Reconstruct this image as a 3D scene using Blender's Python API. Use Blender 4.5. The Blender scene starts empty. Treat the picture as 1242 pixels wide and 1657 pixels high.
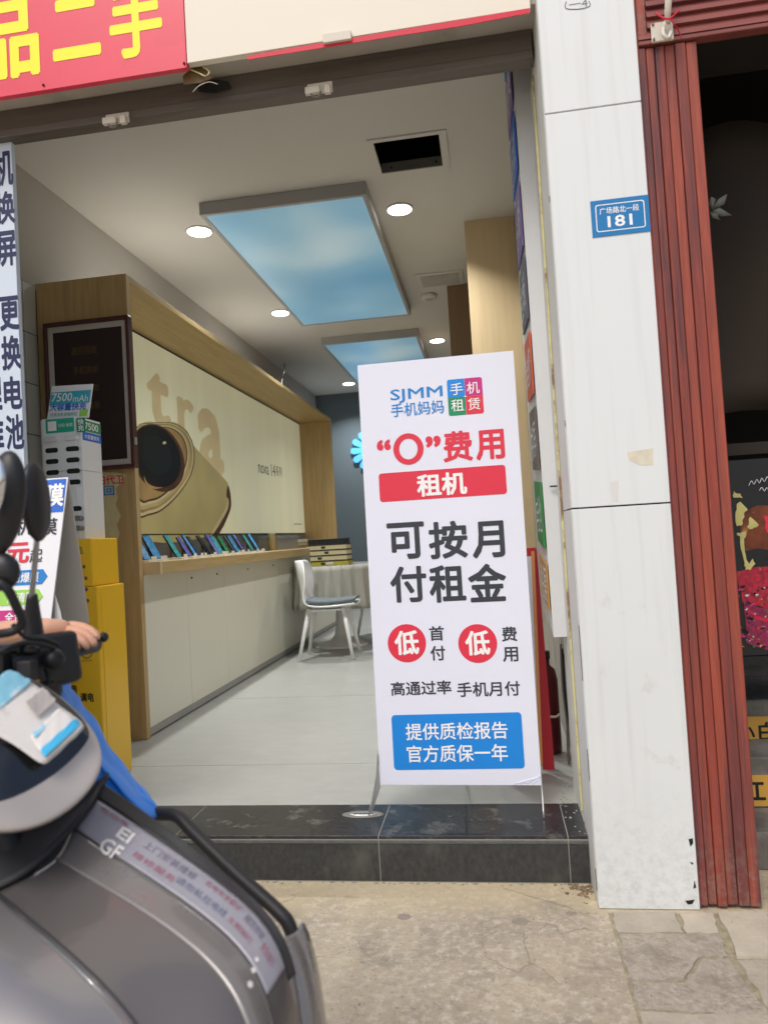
import bpy, bmesh, math, random
from mathutils import Vector, Matrix
random.seed(7)
scn = bpy.context.scene
col = scn.collection
R = math.radians

# ------------------------------------------------------------------ camera, sky, sun, exposure
cam_d = bpy.data.cameras.new('camera'); cam = bpy.data.objects.new('camera', cam_d); col.objects.link(cam)
cam_d.sensor_fit = 'HORIZONTAL'; cam_d.sensor_width = 36.0; cam_d.lens = 34.1569
cam_d.clip_start = 0.05; cam_d.clip_end = 2000
cr, cu, cb = (0.9877, 0.1452, -0.0589), (0.0634, -0.0266, 0.9976), (0.1433, -0.989, -0.0355)
cam.matrix_world = Matrix(((cr[0], cu[0], cb[0], 0), (cr[1], cu[1], cb[1], 0), (cr[2], cu[2], cb[2], 1.22), (0, 0, 0, 1)))
cam_d.dof.use_dof = True; cam_d.dof.focus_distance = 3.3; cam_d.dof.aperture_fstop = 4.2
scn.camera = cam
W = bpy.data.worlds.new('World'); scn.world = W; W.use_nodes = True
nt = W.node_tree
sky = nt.nodes.new('ShaderNodeTexSky'); sky.sky_type = 'NISHITA'; sky.sun_disc = False
SUN_EL, SUN_AZ = 52, 200          # azimuth clockwise from +Y
sky.sun_elevation = R(SUN_EL); sky.sun_rotation = R(SUN_AZ)
sky.air_density = 1.0; sky.dust_density = 4.0; sky.ozone_density = 0.6
nt.links.new(sky.outputs[0], nt.nodes['Background'].inputs[0])
nt.nodes['Background'].inputs[1].default_value = 0.15
sd = bpy.data.lights.new('sun', 'SUN'); sd.energy = 1.1; sd.angle = R(22); sd.color = (1, .985, .965)
sun = bpy.data.objects.new('sun', sd); col.objects.link(sun)
dirv = Vector((math.sin(R(SUN_AZ)) * math.cos(R(SUN_EL)), math.cos(R(SUN_AZ)) * math.cos(R(SUN_EL)), math.sin(R(SUN_EL))))
sun.rotation_euler = dirv.to_track_quat('Z', 'Y').to_euler()
scn.view_settings.view_transform = 'Standard'; scn.view_settings.look = 'None'
scn.view_settings.gamma = 1.0; scn.view_settings.use_curve_mapping = False
scn.view_settings.exposure = -.02
scn.render.engine = 'CYCLES'
scn.cycles.max_bounces = 8; scn.cycles.diffuse_bounces = 5; scn.cycles.sample_clamp_indirect = 4
scn.cycles.use_denoising = True

# ------------------------------------------------------------------ materials
def lin(c):
    if isinstance(c, str):
        c = [int(c[i:i + 2], 16) / 255 for i in (0, 2, 4)]
        c = [x / 12.92 if x <= .04045 else ((x + .055) / 1.055) ** 2.4 for x in c]
    return (c[0], c[1], c[2], 1)
def mat(name, c, rough=.6, metal=0., var=.08, vscale=3., bump=.0, bscale=60., stretch=None, c2=None, c2at=(.45, .6), c2scale=2., emit=0., spec=.5, coat=0., trans=0., alpha=1., detail=6., sheen=0.):
    m = bpy.data.materials.new(name); m.use_nodes = True
    t = m.node_tree; n = t.nodes; l = t.links; b = n['Principled BSDF']
    c = lin(c); geo = n.new('ShaderNodeTexCoord'); src = geo.outputs['Object']
    if stretch:
        mp = n.new('ShaderNodeMapping'); mp.inputs['Scale'].default_value = stretch; l.new(src, mp.inputs[0]); src = mp.outputs[0]
    nz = n.new('ShaderNodeTexNoise'); nz.inputs['Scale'].default_value = vscale; nz.inputs['Detail'].default_value = detail; nz.inputs['Roughness'].default_value = .62
    l.new(src, nz.inputs['Vector'])
    mx = n.new('ShaderNodeMixRGB'); mx.inputs[1].default_value = tuple(x * (1 - var) for x in c[:3]) + (1,); mx.inputs[2].default_value = tuple(min(1, x * (1 + var)) for x in c[:3]) + (1,)
    rp = n.new('ShaderNodeMapRange'); rp.inputs[1].default_value = .3; rp.inputs[2].default_value = .7
    l.new(nz.outputs[0], rp.inputs[0]); l.new(rp.outputs[0], mx.inputs[0]); out = mx.outputs[0]
    if c2 is not None:
        n2 = n.new('ShaderNodeTexNoise'); n2.inputs['Scale'].default_value = c2scale; n2.inputs['Detail'].default_value = 7; n2.inputs['Roughness'].default_value = .65
        l.new(src, n2.inputs['Vector']); r2 = n.new('ShaderNodeMapRange'); r2.inputs[1].default_value = c2at[0]; r2.inputs[2].default_value = c2at[1]
        l.new(n2.outputs[0], r2.inputs[0]); m2 = n.new('ShaderNodeMixRGB'); m2.inputs[2].default_value = lin(c2)
        l.new(r2.outputs[0], m2.inputs[0]); l.new(out, m2.inputs[1]); out = m2.outputs[0]
    l.new(out, b.inputs['Base Color'])
    rr = n.new('ShaderNodeMapRange'); rr.inputs[3].default_value = max(.03, rough - .06); rr.inputs[4].default_value = min(1, rough + .06)
    l.new(nz.outputs[0], rr.inputs[0]); l.new(rr.outputs[0], b.inputs['Roughness'])
    b.inputs['Metallic'].default_value = metal; b.inputs['Specular IOR Level'].default_value = spec
    b.inputs['Coat Weight'].default_value = coat; b.inputs['Transmission Weight'].default_value = trans; b.inputs['Alpha'].default_value = alpha
    b.inputs['Sheen Weight'].default_value = sheen
    if emit > 0:
        l.new(out, b.inputs['Emission Color']); b.inputs['Emission Strength'].default_value = emit
    if bump > 0:
        nb = n.new('ShaderNodeTexNoise'); nb.inputs['Scale'].default_value = bscale; nb.inputs['Detail'].default_value = 8; nb.inputs['Roughness'].default_value = .6
        l.new(src, nb.inputs['Vector']); bp = n.new('ShaderNodeBump'); bp.inputs['Strength'].default_value = bump; bp.inputs['Distance'].default_value = .01
        l.new(nb.outputs[0], bp.inputs['Height']); l.new(bp.outputs[0], b.inputs['Normal'])
    return m
M = {}
def mm(key, *a, **k): M[key] = mat(key, *a, **k)
mm('ink_red', 'dd3048', .55, var=.02); mm('ink_yellow', 'fff02a', .5, var=.02); mm('ink_white', 'f3f4f4', .55, var=.01)
mm('ink_dark', '33383f', .55, var=.03); mm('ink_black', '16171a', .5, var=.03); mm('ink_navy', '1c2552', .5, var=.03)
mm('ink_blue', '1282cf', .5, var=.02); mm('ink_magenta', 'c42a82', .5, var=.02); mm('ink_green', '138a5e', .5, var=.02)
mm('ink_skyblue', '0f87e0', .5, var=.015); mm('ink_lime', '9ed65a', .5, var=.03); mm('ink_royal', '1f68d0', .5, var=.03)
mm('ink_teal', '1aa588', .5, var=.05); mm('ink_grey', '6b6f74', .5); mm('ink_crimson', 'd01838', .5); mm('ink_gold', '6b5733', .5)
mm('sign_red', 'e04058', .38, var=.05, vscale=5, c2='c8344c', c2at=(.55, .75), spec=.5)
mm('cream_board', 'e6dfcf', .5, var=.02, vscale=2, c2='e2d6bd', c2at=(.62, .8))
mm('standee_fabric', 'e3e7f6', .6, var=.01, bump=.05, bscale=8)
mm('white_panel', 'e0e5e6', .38, var=.012, vscale=1.2, bump=.03, bscale=90)
mm('white_trim', 'd8dad6', .5, var=.03)
mm('off_white_paint', 'cfcfc9', .6, var=.03)
mm('grey_soffit', 'b9b4aa', .75, var=.08, c2='8f897f', c2at=(.55, .75))
mm('shutter_steel', '6e6760', .5, .2, var=.2, vscale=4, stretch=(.3, 4, 4), c2='4a4540', c2at=(.45, .65), bump=.1)
mm('latch_metal', 'd6d0c2', .5, var=.08)
mm('yellow_caulk', 'cfc890', .6, var=.2, vscale=9, c2='8f7050', c2at=(.5, .56), c2scale=3)
mm('dark_gap', '17181a', .9)
mm('ceiling_paint', 'd6d3cd', .85, var=.03, vscale=.7)
mm('wall_paint', 'b4b1ac', .85, var=.04, vscale=.8)
mm('wall_worn', '97928a', .85, var=.12, vscale=3, c2='6f6a62', c2at=(.5, .7), c2scale=4); mm('bounce_board_grey', 'b3aea4', .9); mm('back_wall', '5d6b73', .8, var=.05, vscale=1)
mm('tile_glaze', 'b9bcb8', .3, var=.05); mm('tile_grout', '403c38', .9)
mm('dark_hole', '0b0f12', .8)
mm('oak', 'b79d70', .5, var=.13, vscale=4, stretch=(8, 8, .5), bump=.03, bscale=40, c2='a48a58', c2at=(.5, .75), c2scale=5)
mm('oak_long', 'b79f70', .5, var=.12, vscale=4, stretch=(8, .5, 8), bump=.03, bscale=40, c2='a98a56', c2at=(.5, .75), c2scale=5)
mm('oak_pale', 'd3bd95', .5, var=.06, vscale=4, stretch=(6, 6, .4))
mm('brown_laminate', '8f7356', .55, var=.08, stretch=(6, 6, .5))
mm('cabinet_white', 'dcdacb', .4, var=.02, vscale=1)
mm('kick_grey', '9a9a96', .5)
mm('ad_film', 'dfdfc0', .45, var=.05, vscale=.9, stretch=(1, 3, .15), emit=.24)
mm('ad_gold', 'cfbf94', .5, emit=.2); mm('ad_phone', 'b8ad78', .4, var=.14, vscale=2.0, emit=.12, detail=1.5)
mm('ad_bronze', 'a58a5c', .3, var=.35, vscale=2.5, emit=.08, detail=2); mm('ad_dark_bronze', '5a3c2c', .4, var=.3, emit=.02); mm('ad_lens', '151c20', .35, var=.3, vscale=3)
mm('ad_phone_b', 'c6bb88', .4, var=.1, vscale=1.5, emit=.12, detail=2); mm('ad_lens_b', '1c262b', .3, var=.4, vscale=4); mm('ad_highlight', 'd3c79a', .3, var=.1, emit=.08)
mm('maroon', '2d1d20', .35, var=.06); mm('frame_brown', '4a2a26', .4, var=.08); mm('frame_white', 'bcb5b0', .5)
mm('plastic_white', 'e6e8e9', .3, var=.01, coat=.2); mm('plastic_side', 'd6d9db', .3, var=.01); mm('slot_black', '14171a', .5)
mm('kiosk_yellow', 'f3c11a', .35, var=.02, coat=.2)
mm('poster_white', 'eaecf0', .45, var=.01); mm('aframe_back', 'b9b5ad', .6, var=.03)
mm('phone_black', '14171c', .2, coat=.3, var=.05); mm('phone_blue', '3f7ca8', .15, var=.45, vscale=30, emit=.12); mm('phone_teal', '3c8a8a', .15, var=.5, vscale=40, emit=.1)
mm('phone_violet', '5b5a9a', .15, var=.5, vscale=40, emit=.1); mm('phone_green', '2d7a50', .15, var=.5, vscale=40, emit=.1)
mm('stand_white', 'd8d9d6', .4); mm('stand_grey', '77756f', .5); mm('tan_card', 'a59a78', .6)
mm('box_black', '1b1d1e', .5); mm('box_cream', 'cfc59c', .6, var=.08, vscale=20); mm('box_lime', 'b8ac3a', .6)
mm('shell_plastic', 'eef0f0', .3, var=.01, coat=.2); mm('cushion_grey', '69737a', .9, bump=.1, bscale=200); mm('cushion_navy', '1e2732', .8)
mm('skirt_cloth', 'a9a99f', .85, var=.12, vscale=6, stretch=(6, 6, .6), bump=.1, bscale=20)
mm('table_dark', '6a6c6a', .4)
mm('metal_dark', '2b2d30', .4, .6); mm('metal_pale', 'b9bcbd', .35, .7)
mm('ext_red', '5a1820', .3, coat=.3); mm('frame_red', 'cc2336', .4, var=.03); mm('edge_orange', 'f0a060', .6)
mm('granite_black', '303235', .17, var=.45, vscale=60, bump=.08, bscale=120, c2='73736e', c2at=(.54, .74), c2scale=9, spec=.5, detail=12)
mm('granite_riser', '383a3a', .5, var=.4, vscale=60, bump=.12, bscale=150, c2='5c5b55', c2at=(.52, .8), c2scale=6, detail=12, stretch=(1, 1, .6))
mm('granite_nose', '5d605e', .45, var=.25, vscale=40)
mm('grout_pale', '9a978e', .9, var=.1)
mm('vinyl_floor', 'a7a9a5', .34, var=.07, vscale=7, stretch=(1.5, 3, 1), c2='a0a3a0', c2at=(.46, .72), c2scale=3, spec=.5, bump=.02)
mm('light_white', 'ffffff', .5, emit=9.0)
mm('panel_frame_grey', 'a8a8a8', .5, .0, var=.04)
mm('curb_wood', '944234', .6, var=.3, vscale=7, stretch=(7, 7, .3), c2='503236', c2at=(.44, .66), c2scale=3.4, bump=.25, bscale=60, detail=10)
mm('curb_wood_b', '9c4a38', .6, var=.3, vscale=8, stretch=(8, 8, .3), c2='58363a', c2at=(.46, .66), c2scale=4.2, bump=.25, bscale=60, detail=10)
mm('curb_wood_h', '8c4d48', .5, var=.2, vscale=3, stretch=(.45, 8, 8), c2='6e3836', c2at=(.5, .68), bump=.08, bscale=50)
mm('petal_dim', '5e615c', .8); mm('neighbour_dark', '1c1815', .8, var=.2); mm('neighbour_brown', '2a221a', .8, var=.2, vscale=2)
mm('plate_blue', '1478b8', .35, var=.02); mm('tape_beige', 'd6d0bc', .7, var=.1, vscale=30)
mm('concrete_step', '84807a', .85, var=.25, vscale=18, bump=.3, bscale=60, c2='6a665f', c2scale=3)
mm('sign_amber', 'd9a648', .5, var=.08, vscale=14)
mm('poster_black', '191c22', .3, var=.2, vscale=4, spec=.5); mm('food_red', 'a81c38', .4, var=.6, vscale=60, c2='e0803a', c2at=(.62, .66), c2scale=40)
mm('food_magenta', '8f1f4c', .4, var=.5, vscale=60, c2='d9cfd4', c2at=(.63, .66), c2scale=30); mm('food_orange', '6e3418', .4, var=.6, vscale=14, c2='c08a50', c2at=(.6, .7), c2scale=9)
mm('brush_gold', 'c9c27a', .4, var=.2, vscale=12)
mm('scooter_grey', '6e6a69', .3, .4, var=.04, coat=.5, vscale=2); mm('scooter_sky_sheen', '918f90', .26, .5, var=.05, coat=.5, vscale=2); mm('scooter_light', '807d7c', .28, .3, var=.05, coat=.5); mm('scooter_black', '1f2023', .45, var=.08)
mm('scooter_gap', '26272b', .6); mm('cowl_silver', 'b9b2ac', .33, .3, var=.04, coat=.4); mm('lens_dark', '15171a', .12, coat=1.0, var=.4, vscale=9, c2='4b4e50', c2at=(.6, .66), c2scale=7)
mm('sticker_white', 'dedbd8', .55, var=.05, vscale=14, c2='b9b2ae', c2at=(.6, .7), c2scale=18); mm('sticker_cyan', '8fd0ea', .5, var=.2, vscale=12, c2='e0e6ea', c2at=(.55, .65), c2scale=14)
mm('film_clear', '94949e', .28, var=.08, vscale=9, coat=.3); mm('ink_cyan', '3fb2e2', .5, var=.1, vscale=14); mm('card_grey', 'c9c3c0', .6, var=.15, vscale=22)
mm('rubber_tube', '232426', .55, bump=.05); mm('cloth_blue', '1c8cff', .7, var=.16, vscale=6, sheen=.3, bump=.08, bscale=25)
mm('skin', 'dba88c', .5, var=.06, vscale=20); mm('nail', 'dfb0a6', .3); mm('shirt', '3d4450', .85, var=.1); mm('trouser', '22262e', .85); mm('hair', '15120f', .6)
mm('mirror_glass', 'd5dade', .05, 1.0, var=.0); mm('steel_rod', '9b9da0', .3, .8); mm('tyre', '151515', .8)

# ------------------------------------------------------------------ helpers
ORG = {}
def link(o, parent=None):
    col.objects.link(o)
    if parent is not None: o.parent = parent
    return o
def thing(name, label, cat, loc=(0, 0, 0), group=None):
    o = bpy.data.objects.new(name, None); o.location = loc; o.empty_display_size = .1; col.objects.link(o)
    o['label'] = label; o['category'] = cat
    if group: o['group'] = group
    ORG[o.name] = Vector(loc); return o
def tag(o, label, cat, group=None):
    o['label'] = label; o['category'] = cat
    if group: o['group'] = group
    return o
def finish(name, me, m, parent=None, smooth=False, org=None):
    """me is in world coordinates; the origin becomes the parent's, or the bottom centre"""
    ms = m if isinstance(m, (list, tuple)) else [m]
    for x in ms: me.materials.append(M[x] if isinstance(x, str) else x)
    o = bpy.data.objects.new(name, me)
    if parent is not None: g = ORG[parent.name]
    elif org is not None: g = Vector(org)
    else:
        vs = [v.co for v in me.vertices]
        g = Vector(((min(v.x for v in vs) + max(v.x for v in vs)) / 2, (min(v.y for v in vs) + max(v.y for v in vs)) / 2, min(v.z for v in vs)))
    me.transform(Matrix.Translation(-g))
    if smooth:
        for p in me.polygons: p.use_smooth = True
    if parent is None: o.location = g
    col.objects.link(o)
    if parent is not None: o.parent = parent
    ORG[o.name] = g
    return o
def from_bm(name, bm, m, parent=None, smooth=False):
    me = bpy.data.meshes.new(name); bmesh.ops.recalc_face_normals(bm, faces=bm.faces); bm.to_mesh(me); bm.free()
    return finish(name, me, m, parent, smooth)
def add_box(bm, x0, x1, y0, y1, z0, z1, bev=0., seg=1):
    r = bmesh.ops.create_cube(bm, size=1)
    for v in r['verts']:
        v.co = Vector((x0 + (v.co.x + .5) * (x1 - x0), y0 + (v.co.y + .5) * (y1 - y0), z0 + (v.co.z + .5) * (z1 - z0)))
    if bev > 0:
        es = list({e for v in r['verts'] for e in v.link_edges})
        bmesh.ops.bevel(bm, geom=es, offset=bev, segments=seg, affect='EDGES', profile=.5)
def box(name, x0, x1, y0, y1, z0, z1, m, parent=None, bev=0., seg=1):
    bm = bmesh.new(); add_box(bm, x0, x1, y0, y1, z0, z1, bev, seg); return from_bm(name, bm, m, parent)
def struct(o): o['kind'] = 'structure'; return o
def plane_fn(O, rt, up):
    O, rt, up = Vector(O), Vector(rt), Vector(up); nr = rt.cross(up).normalized()
    return lambda a, b, d=0.: O + rt * a + up * b + nr * d
FRONT = lambda Y: plane_fn((0, Y, 0), (1, 0, 0), (0, 0, 1))          # faces -Y: (x, z)
SIDEP = lambda X: plane_fn((X, 0, 0), (0, 1, 0), (0, 0, 1))          # faces +X: (y, z)
SIDEN = lambda X: plane_fn((X, 0, 0), (0, -1, 0), (0, 0, 1))         # faces -X: (-y, z)
def slab(name, pts, fn, d0, d1, m, parent=None, smooth=False):
    """a polygon (list of plane coords) given real thickness from offset d0 to d1"""
    bm = bmesh.new(); a = [bm.verts.new(fn(p[0], p[1], d1)) for p in pts]; b = [bm.verts.new(fn(p[0], p[1], d0)) for p in pts]
    bm.faces.new(a); bm.faces.new(b[::-1]); n = len(pts)
    for i in range(n): bm.faces.new((a[i], b[i], b[(i + 1) % n], a[(i + 1) % n]))
    return from_bm(name, bm, m, parent, smooth)
def rrect(cx, cy, w, h, r, n=5):
    out = []
    for k, (sx, sy) in enumerate(((1, 1), (-1, 1), (-1, -1), (1, -1))):
        for i in range(n + 1):
            a = R(90 * k + 90 * i / n); out.append((cx + sx * (w / 2 - r) + r * math.cos(a), cy + sy * (h / 2 - r) + r * math.sin(a)))
    return out
def ell(cx, cy, rx, ry, n=40, a0=0): return [(cx + rx * math.cos(a0 + 2 * math.pi * i / n), cy + ry * math.sin(a0 + 2 * math.pi * i / n)) for i in range(n)]
def text(s, fn, fit, m, parent, bold=.02, d=.0016, name='lettering', skew=0., th=.0):
    """lettering fitted to a box (cx, cy, w, h) of the plane fn; bold strokes are the outline laid down several times a little apart"""
    cu_ = bpy.data.curves.new('t', 'FONT'); cu_.body = s; cu_.size = 1; cu_.offset = 0; cu_.resolution_u = 2; cu_.align_x = 'CENTER'
    o = bpy.data.objects.new('t', cu_); col.objects.link(o); dg = bpy.context.evaluated_depsgraph_get(); dg.update()
    m0 = bpy.data.meshes.new_from_object(o.evaluated_get(dg)); bpy.data.objects.remove(o)
    vs0 = [(v.co.x, v.co.y) for v in m0.vertices]; fs0 = [tuple(p.vertices) for p in m0.polygons]
    offs = [(0, 0)] if bold <= .004 else [(bold * math.cos(k * math.pi / 4 + .4), bold * math.sin(k * math.pi / 4 + .4)) for k in range(8)]
    x0 = min(v[0] for v in vs0) - (bold if bold > .004 else 0); x1 = max(v[0] for v in vs0) + (bold if bold > .004 else 0); y0 = min(v[1] for v in vs0) - (bold if bold > .004 else 0); y1 = max(v[1] for v in vs0) + (bold if bold > .004 else 0)
    cx, cy, w, h = fit; V = []; Fc = []
    for q, (ox, oy) in enumerate(offs):
        n0 = len(V)
        for x, y in vs0:
            a = (x + ox - (x0 + x1) / 2) / (x1 - x0) * w; b = (y + oy - (y0 + y1) / 2) / (y1 - y0) * h
            V.append(fn(cx + a, cy + b + skew * a, d + q * .00004))
        Fc += [tuple(n0 + i_ for i_ in f_) for f_ in fs0]
    me = bpy.data.meshes.new(name); me.from_pydata(V, [], Fc); me.update()
    return finish(name, me, m, parent)
def tube(name, pts, rad, m, parent=None, seg=10, sub=6, closed_ends=True):
    """smooth tube through points; rad a number or one per point"""
    P_ = [Vector(p) for p in pts]; n = len(P_); rd = rad if isinstance(rad, (list, tuple)) else [rad] * n
    path = []; rr = []
    for i in range(n - 1):
        p0, p1, p2, p3 = P_[max(i - 1, 0)], P_[i], P_[i + 1], P_[min(i + 2, n - 1)]
        for k in range(sub):
            t = k / sub
            path.append(.5 * ((2 * p1) + (-p0 + p2) * t + (2 * p0 - 5 * p1 + 4 * p2 - p3) * t * t + (-p0 + 3 * p1 - 3 * p2 + p3) * t ** 3)); rr.append(rd[i] + (rd[i + 1] - rd[i]) * t)
    path.append(P_[-1]); rr.append(rd[-1])
    bm = bmesh.new(); rings = []; t0 = (path[1] - path[0]).normalized(); ref = Vector((0, 0, 1)) if abs(t0.z) < .9 else Vector((1, 0, 0)); nrm = t0.cross(ref).normalized()
    for i, p in enumerate(path):
        t = (path[min(i + 1, len(path) - 1)] - path[max(i - 1, 0)]).normalized(); nrm = (nrm - t * nrm.dot(t)).normalized(); bn = t.cross(nrm)
        rings.append([bm.verts.new(p + (nrm * math.cos(2 * math.pi * k / seg) + bn * math.sin(2 * math.pi * k / seg)) * rr[i]) for k in range(seg)])
    for i in range(len(rings) - 1):
        for k in range(seg): bm.faces.new((rings[i][k], rings[i][(k + 1) % seg], rings[i + 1][(k + 1) % seg], rings[i + 1][k]))
    if closed_ends: bm.faces.new(rings[0][::-1]); bm.faces.new(rings[-1])
    return from_bm(name, bm, m, parent, True)
def lathe(name, c, prof, m, parent=None, seg=32, sx=1, sy=1):
    bm = bmesh.new(); rings = [[bm.verts.new((c[0] + r * sx * math.cos(2 * math.pi * k / seg), c[1] + r * sy * math.sin(2 * math.pi * k / seg), c[2] + z)) for k in range(seg)] for r, z in prof]
    for i in range(len(rings) - 1):
        for k in range(seg): bm.faces.new((rings[i][k], rings[i][(k + 1) % seg], rings[i + 1][(k + 1) % seg], rings[i + 1][k]))
    bm.faces.new(rings[0][::-1]); bm.faces.new(rings[-1])
    return from_bm(name, bm, m, parent, True)
def sheet(name, grid, m, parent=None, thick=.004, sub=2, smooth=True):
    """a grid of world points as a smooth shell with thickness"""
    bm = bmesh.new(); V = [[bm.verts.new(Vector(p)) for p in row] for row in grid]
    for i in range(len(V) - 1):
        for j in range(len(V[0]) - 1): bm.faces.new((V[i][j], V[i][j + 1], V[i + 1][j + 1], V[i + 1][j]))
    o = from_bm(name, bm, m, parent, smooth)
    if sub: s = o.modifiers.new('s', 'SUBSURF'); s.levels = sub; s.render_levels = sub
    k = o.modifiers.new('k', 'SOLIDIFY'); k.thickness = thick; k.offset = 0
    return o
def ico(name, c, r, m, parent=None, s=(1, 1, 1), rot=None, div=3):
    bm = bmesh.new(); bmesh.ops.create_icosphere(bm, subdivisions=div, radius=1)
    q = rot or Matrix.Identity(3)
    for v in bm.verts: v.co = q @ Vector((v.co.x * r * s[0], v.co.y * r * s[1], v.co.z * r * s[2])) + Vector(c)
    return from_bm(name, bm, m, parent, True)

# ------------------------------------------------------------------ ground
def ground_material():
    m = bpy.data.materials.new('worn_concrete'); m.use_nodes = True; t = m.node_tree; n = t.nodes; l = t.links; b = n['Principled BSDF']
    tc = n.new('ShaderNodeTexCoord').outputs['Object']
    def noise(s, d=8, ro=.6):
        x = n.new('ShaderNodeTexNoise'); x.inputs['Scale'].default_value = s; x.inputs['Detail'].default_value = d; x.inputs['Roughness'].default_value = ro; l.new(tc, x.inputs['Vector']); return x.outputs[0]
    def rng(v, a, c_, lo=0., hi=1.):
        x = n.new('ShaderNodeMapRange'); x.inputs[1].default_value = a; x.inputs[2].default_value = c_; x.inputs[3].default_value = lo; x.inputs[4].default_value = hi; l.new(v, x.inputs[0]); return x.outputs[0]
    def mix(f_, a, c_):
        x = n.new('ShaderNodeMixRGB'); l.new(f_, x.inputs[0])
        for i, q in ((1, a), (2, c_)):
            if isinstance(q, str): x.inputs[i].default_value = lin(q)
            else: l.new(q, x.inputs[i])
        return x.outputs[0]
    c_ = mix(rng(noise(1.6), .35, .65), 'ada08d', 'cabca3')
    c_ = mix(rng(noise(5, 10, .7), .50, .68), c_, '9c9285')
    c_ = mix(rng(noise(34, 12, .75), .48, .66), c_, 'd6cdbb')
    c_ = mix(rng(noise(60, 10, .75), .54, .68), c_, '8f8678')
    c_ = mix(rng(noise(2.3, 9, .7), .56, .64, 0, .6), c_, '9c9080')
    sx = n.new('ShaderNodeSeparateXYZ'); l.new(tc, sx.inputs[0])
    # pale mortar smear along the foot of the step: a strip 18 cm wide
    ad = n.new('ShaderNodeMath'); ad.operation = 'MULTIPLY_ADD'; l.new(noise(4), ad.inputs[0]); ad.inputs[1].default_value = .35; l.new(sx.outputs[1], ad.inputs[2])
    c_ = mix(rng(ad.outputs[0], 2.52, 2.66, 0, .55), c_, 'd8c9a2')
    vo = n.new('ShaderNodeTexVoronoi'); vo.feature = 'DISTANCE_TO_EDGE'; vo.inputs['Scale'].default_value = 2.6
    dv = n.new('ShaderNodeTexNoise'); dv.inputs['Scale'].default_value = 3; dv.inputs['Detail'].default_value = 6; l.new(tc, dv.inputs['Vector'])
    mv = n.new('ShaderNodeMixRGB'); mv.inputs[0].default_value = .22; l.new(tc, mv.inputs[1]); l.new(dv.outputs[1], mv.inputs[2]); l.new(mv.outputs[0], vo.inputs['Vector'])
    crack = rng(vo.outputs[0], 0., .008, 1, 0); mk = rng(noise(1.3, 2), .52, .6)
    mu = n.new('ShaderNodeMath'); mu.operation = 'MULTIPLY'; l.new(crack, mu.inputs[0]); l.new(mk, mu.inputs[1])
    mu2 = n.new('ShaderNodeMath'); mu2.operation = 'MULTIPLY'; l.new(mu.outputs[0], mu2.inputs[0]); mu2.inputs[1].default_value = .5
    c_ = mix(mu2.outputs[0], c_, '6d655a')
    l.new(c_, b.inputs['Base Color']); b.inputs['Roughness'].default_value = .9
    bp = n.new('ShaderNodeBump'); bp.inputs['Strength'].default_value = .8; bp.inputs['Distance'].default_value = .008; l.new(noise(55, 12, .75), bp.inputs['Height']); l.new(bp.outputs[0], b.inputs['Normal'])
    return m
M['worn_concrete'] = ground_material()
struct(box('ground', -300, 300, -300, 300, -.3, 0, 'worn_concrete'))
# paving slabs at the foot of the pillar
pav = thing('paving_slabs', 'broken grey paving slabs in front of the white pillar', 'paving', (.5, 2.1, 0)); pav['kind'] = 'structure'; del pav['category']
mm('joint_dirt', 'a0977f', .95, var=.3, vscale=40, bump=.5, c2='7c765f', c2at=(.5, .65), c2scale=9); mm('slab_a', 'b3aa9a', .9, var=.16, vscale=14, bump=.5, bscale=80, c2='8e8678', c2at=(.5, .7), c2scale=7, detail=10)
mm('slab_b', 'b0a798', .9, var=.22, vscale=50, bump=.9, bscale=90, c2='8a8172', c2at=(.5, .7), c2scale=9, detail=12)
mm('slab_c', 'c2b9a6', .9, var=.12, vscale=10, bump=.4, bscale=80, c2='a59c8c', c2at=(.5, .75), c2scale=4, detail=10)
FL = plane_fn((0, 0, 0), (1, 0, 0), (0, 1, 0))
def jag(pts, n=5, a=.006):
    out = []
    for i in range(len(pts)):
        p, q = pts[i], pts[(i + 1) % len(pts)]
        for k in range(n): t = k / n; out.append((p[0] + (q[0] - p[0]) * t + (random.uniform(-a, a) if k else 0), p[1] + (q[1] - p[1]) * t + (random.uniform(-a, a) if k else 0)))
    return out
for pts, mt, h in (([(.30, 2.40), (.49, 2.40), (.485, 2.285), (.298, 2.28)], 'slab_a', .007), ([(.50, 2.40), (.60, 2.40), (.585, 2.29), (.495, 2.285)], 'slab_c', .006),
                   ([(.297, 2.272), (.582, 2.28), (.575, 2.17), (.50, 2.165), (.43, 2.06), (.29, 2.05)], 'slab_b', .006), ([(.505, 2.157), (.573, 2.16), (.60, 1.93), (.29, 1.93), (.292, 2.042), (.436, 2.05)], 'slab_b', .003),
                   ([(.617, 2.405), (1.1, 2.42), (1.1, 2.18), (.596, 2.165)], 'slab_c', .008), ([(.594, 2.155), (1.1, 2.17), (1.1, 1.90), (.605, 1.93)], 'slab_a', .004),
                   ([(.29, 1.92), (.60, 1.92), (.62, 1.60), (.28, 1.58)], 'slab_a', .005)):
    slab('paving_slab', jag(pts), FL, -.01, h, mt, pav)
jb_ = slab('joint_bed', [(.288, 2.402), (1.1, 2.418), (1.1, 1.6), (.275, 1.58)], FL, -.002, .0010, 'joint_dirt', pav)
crk = []
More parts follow.
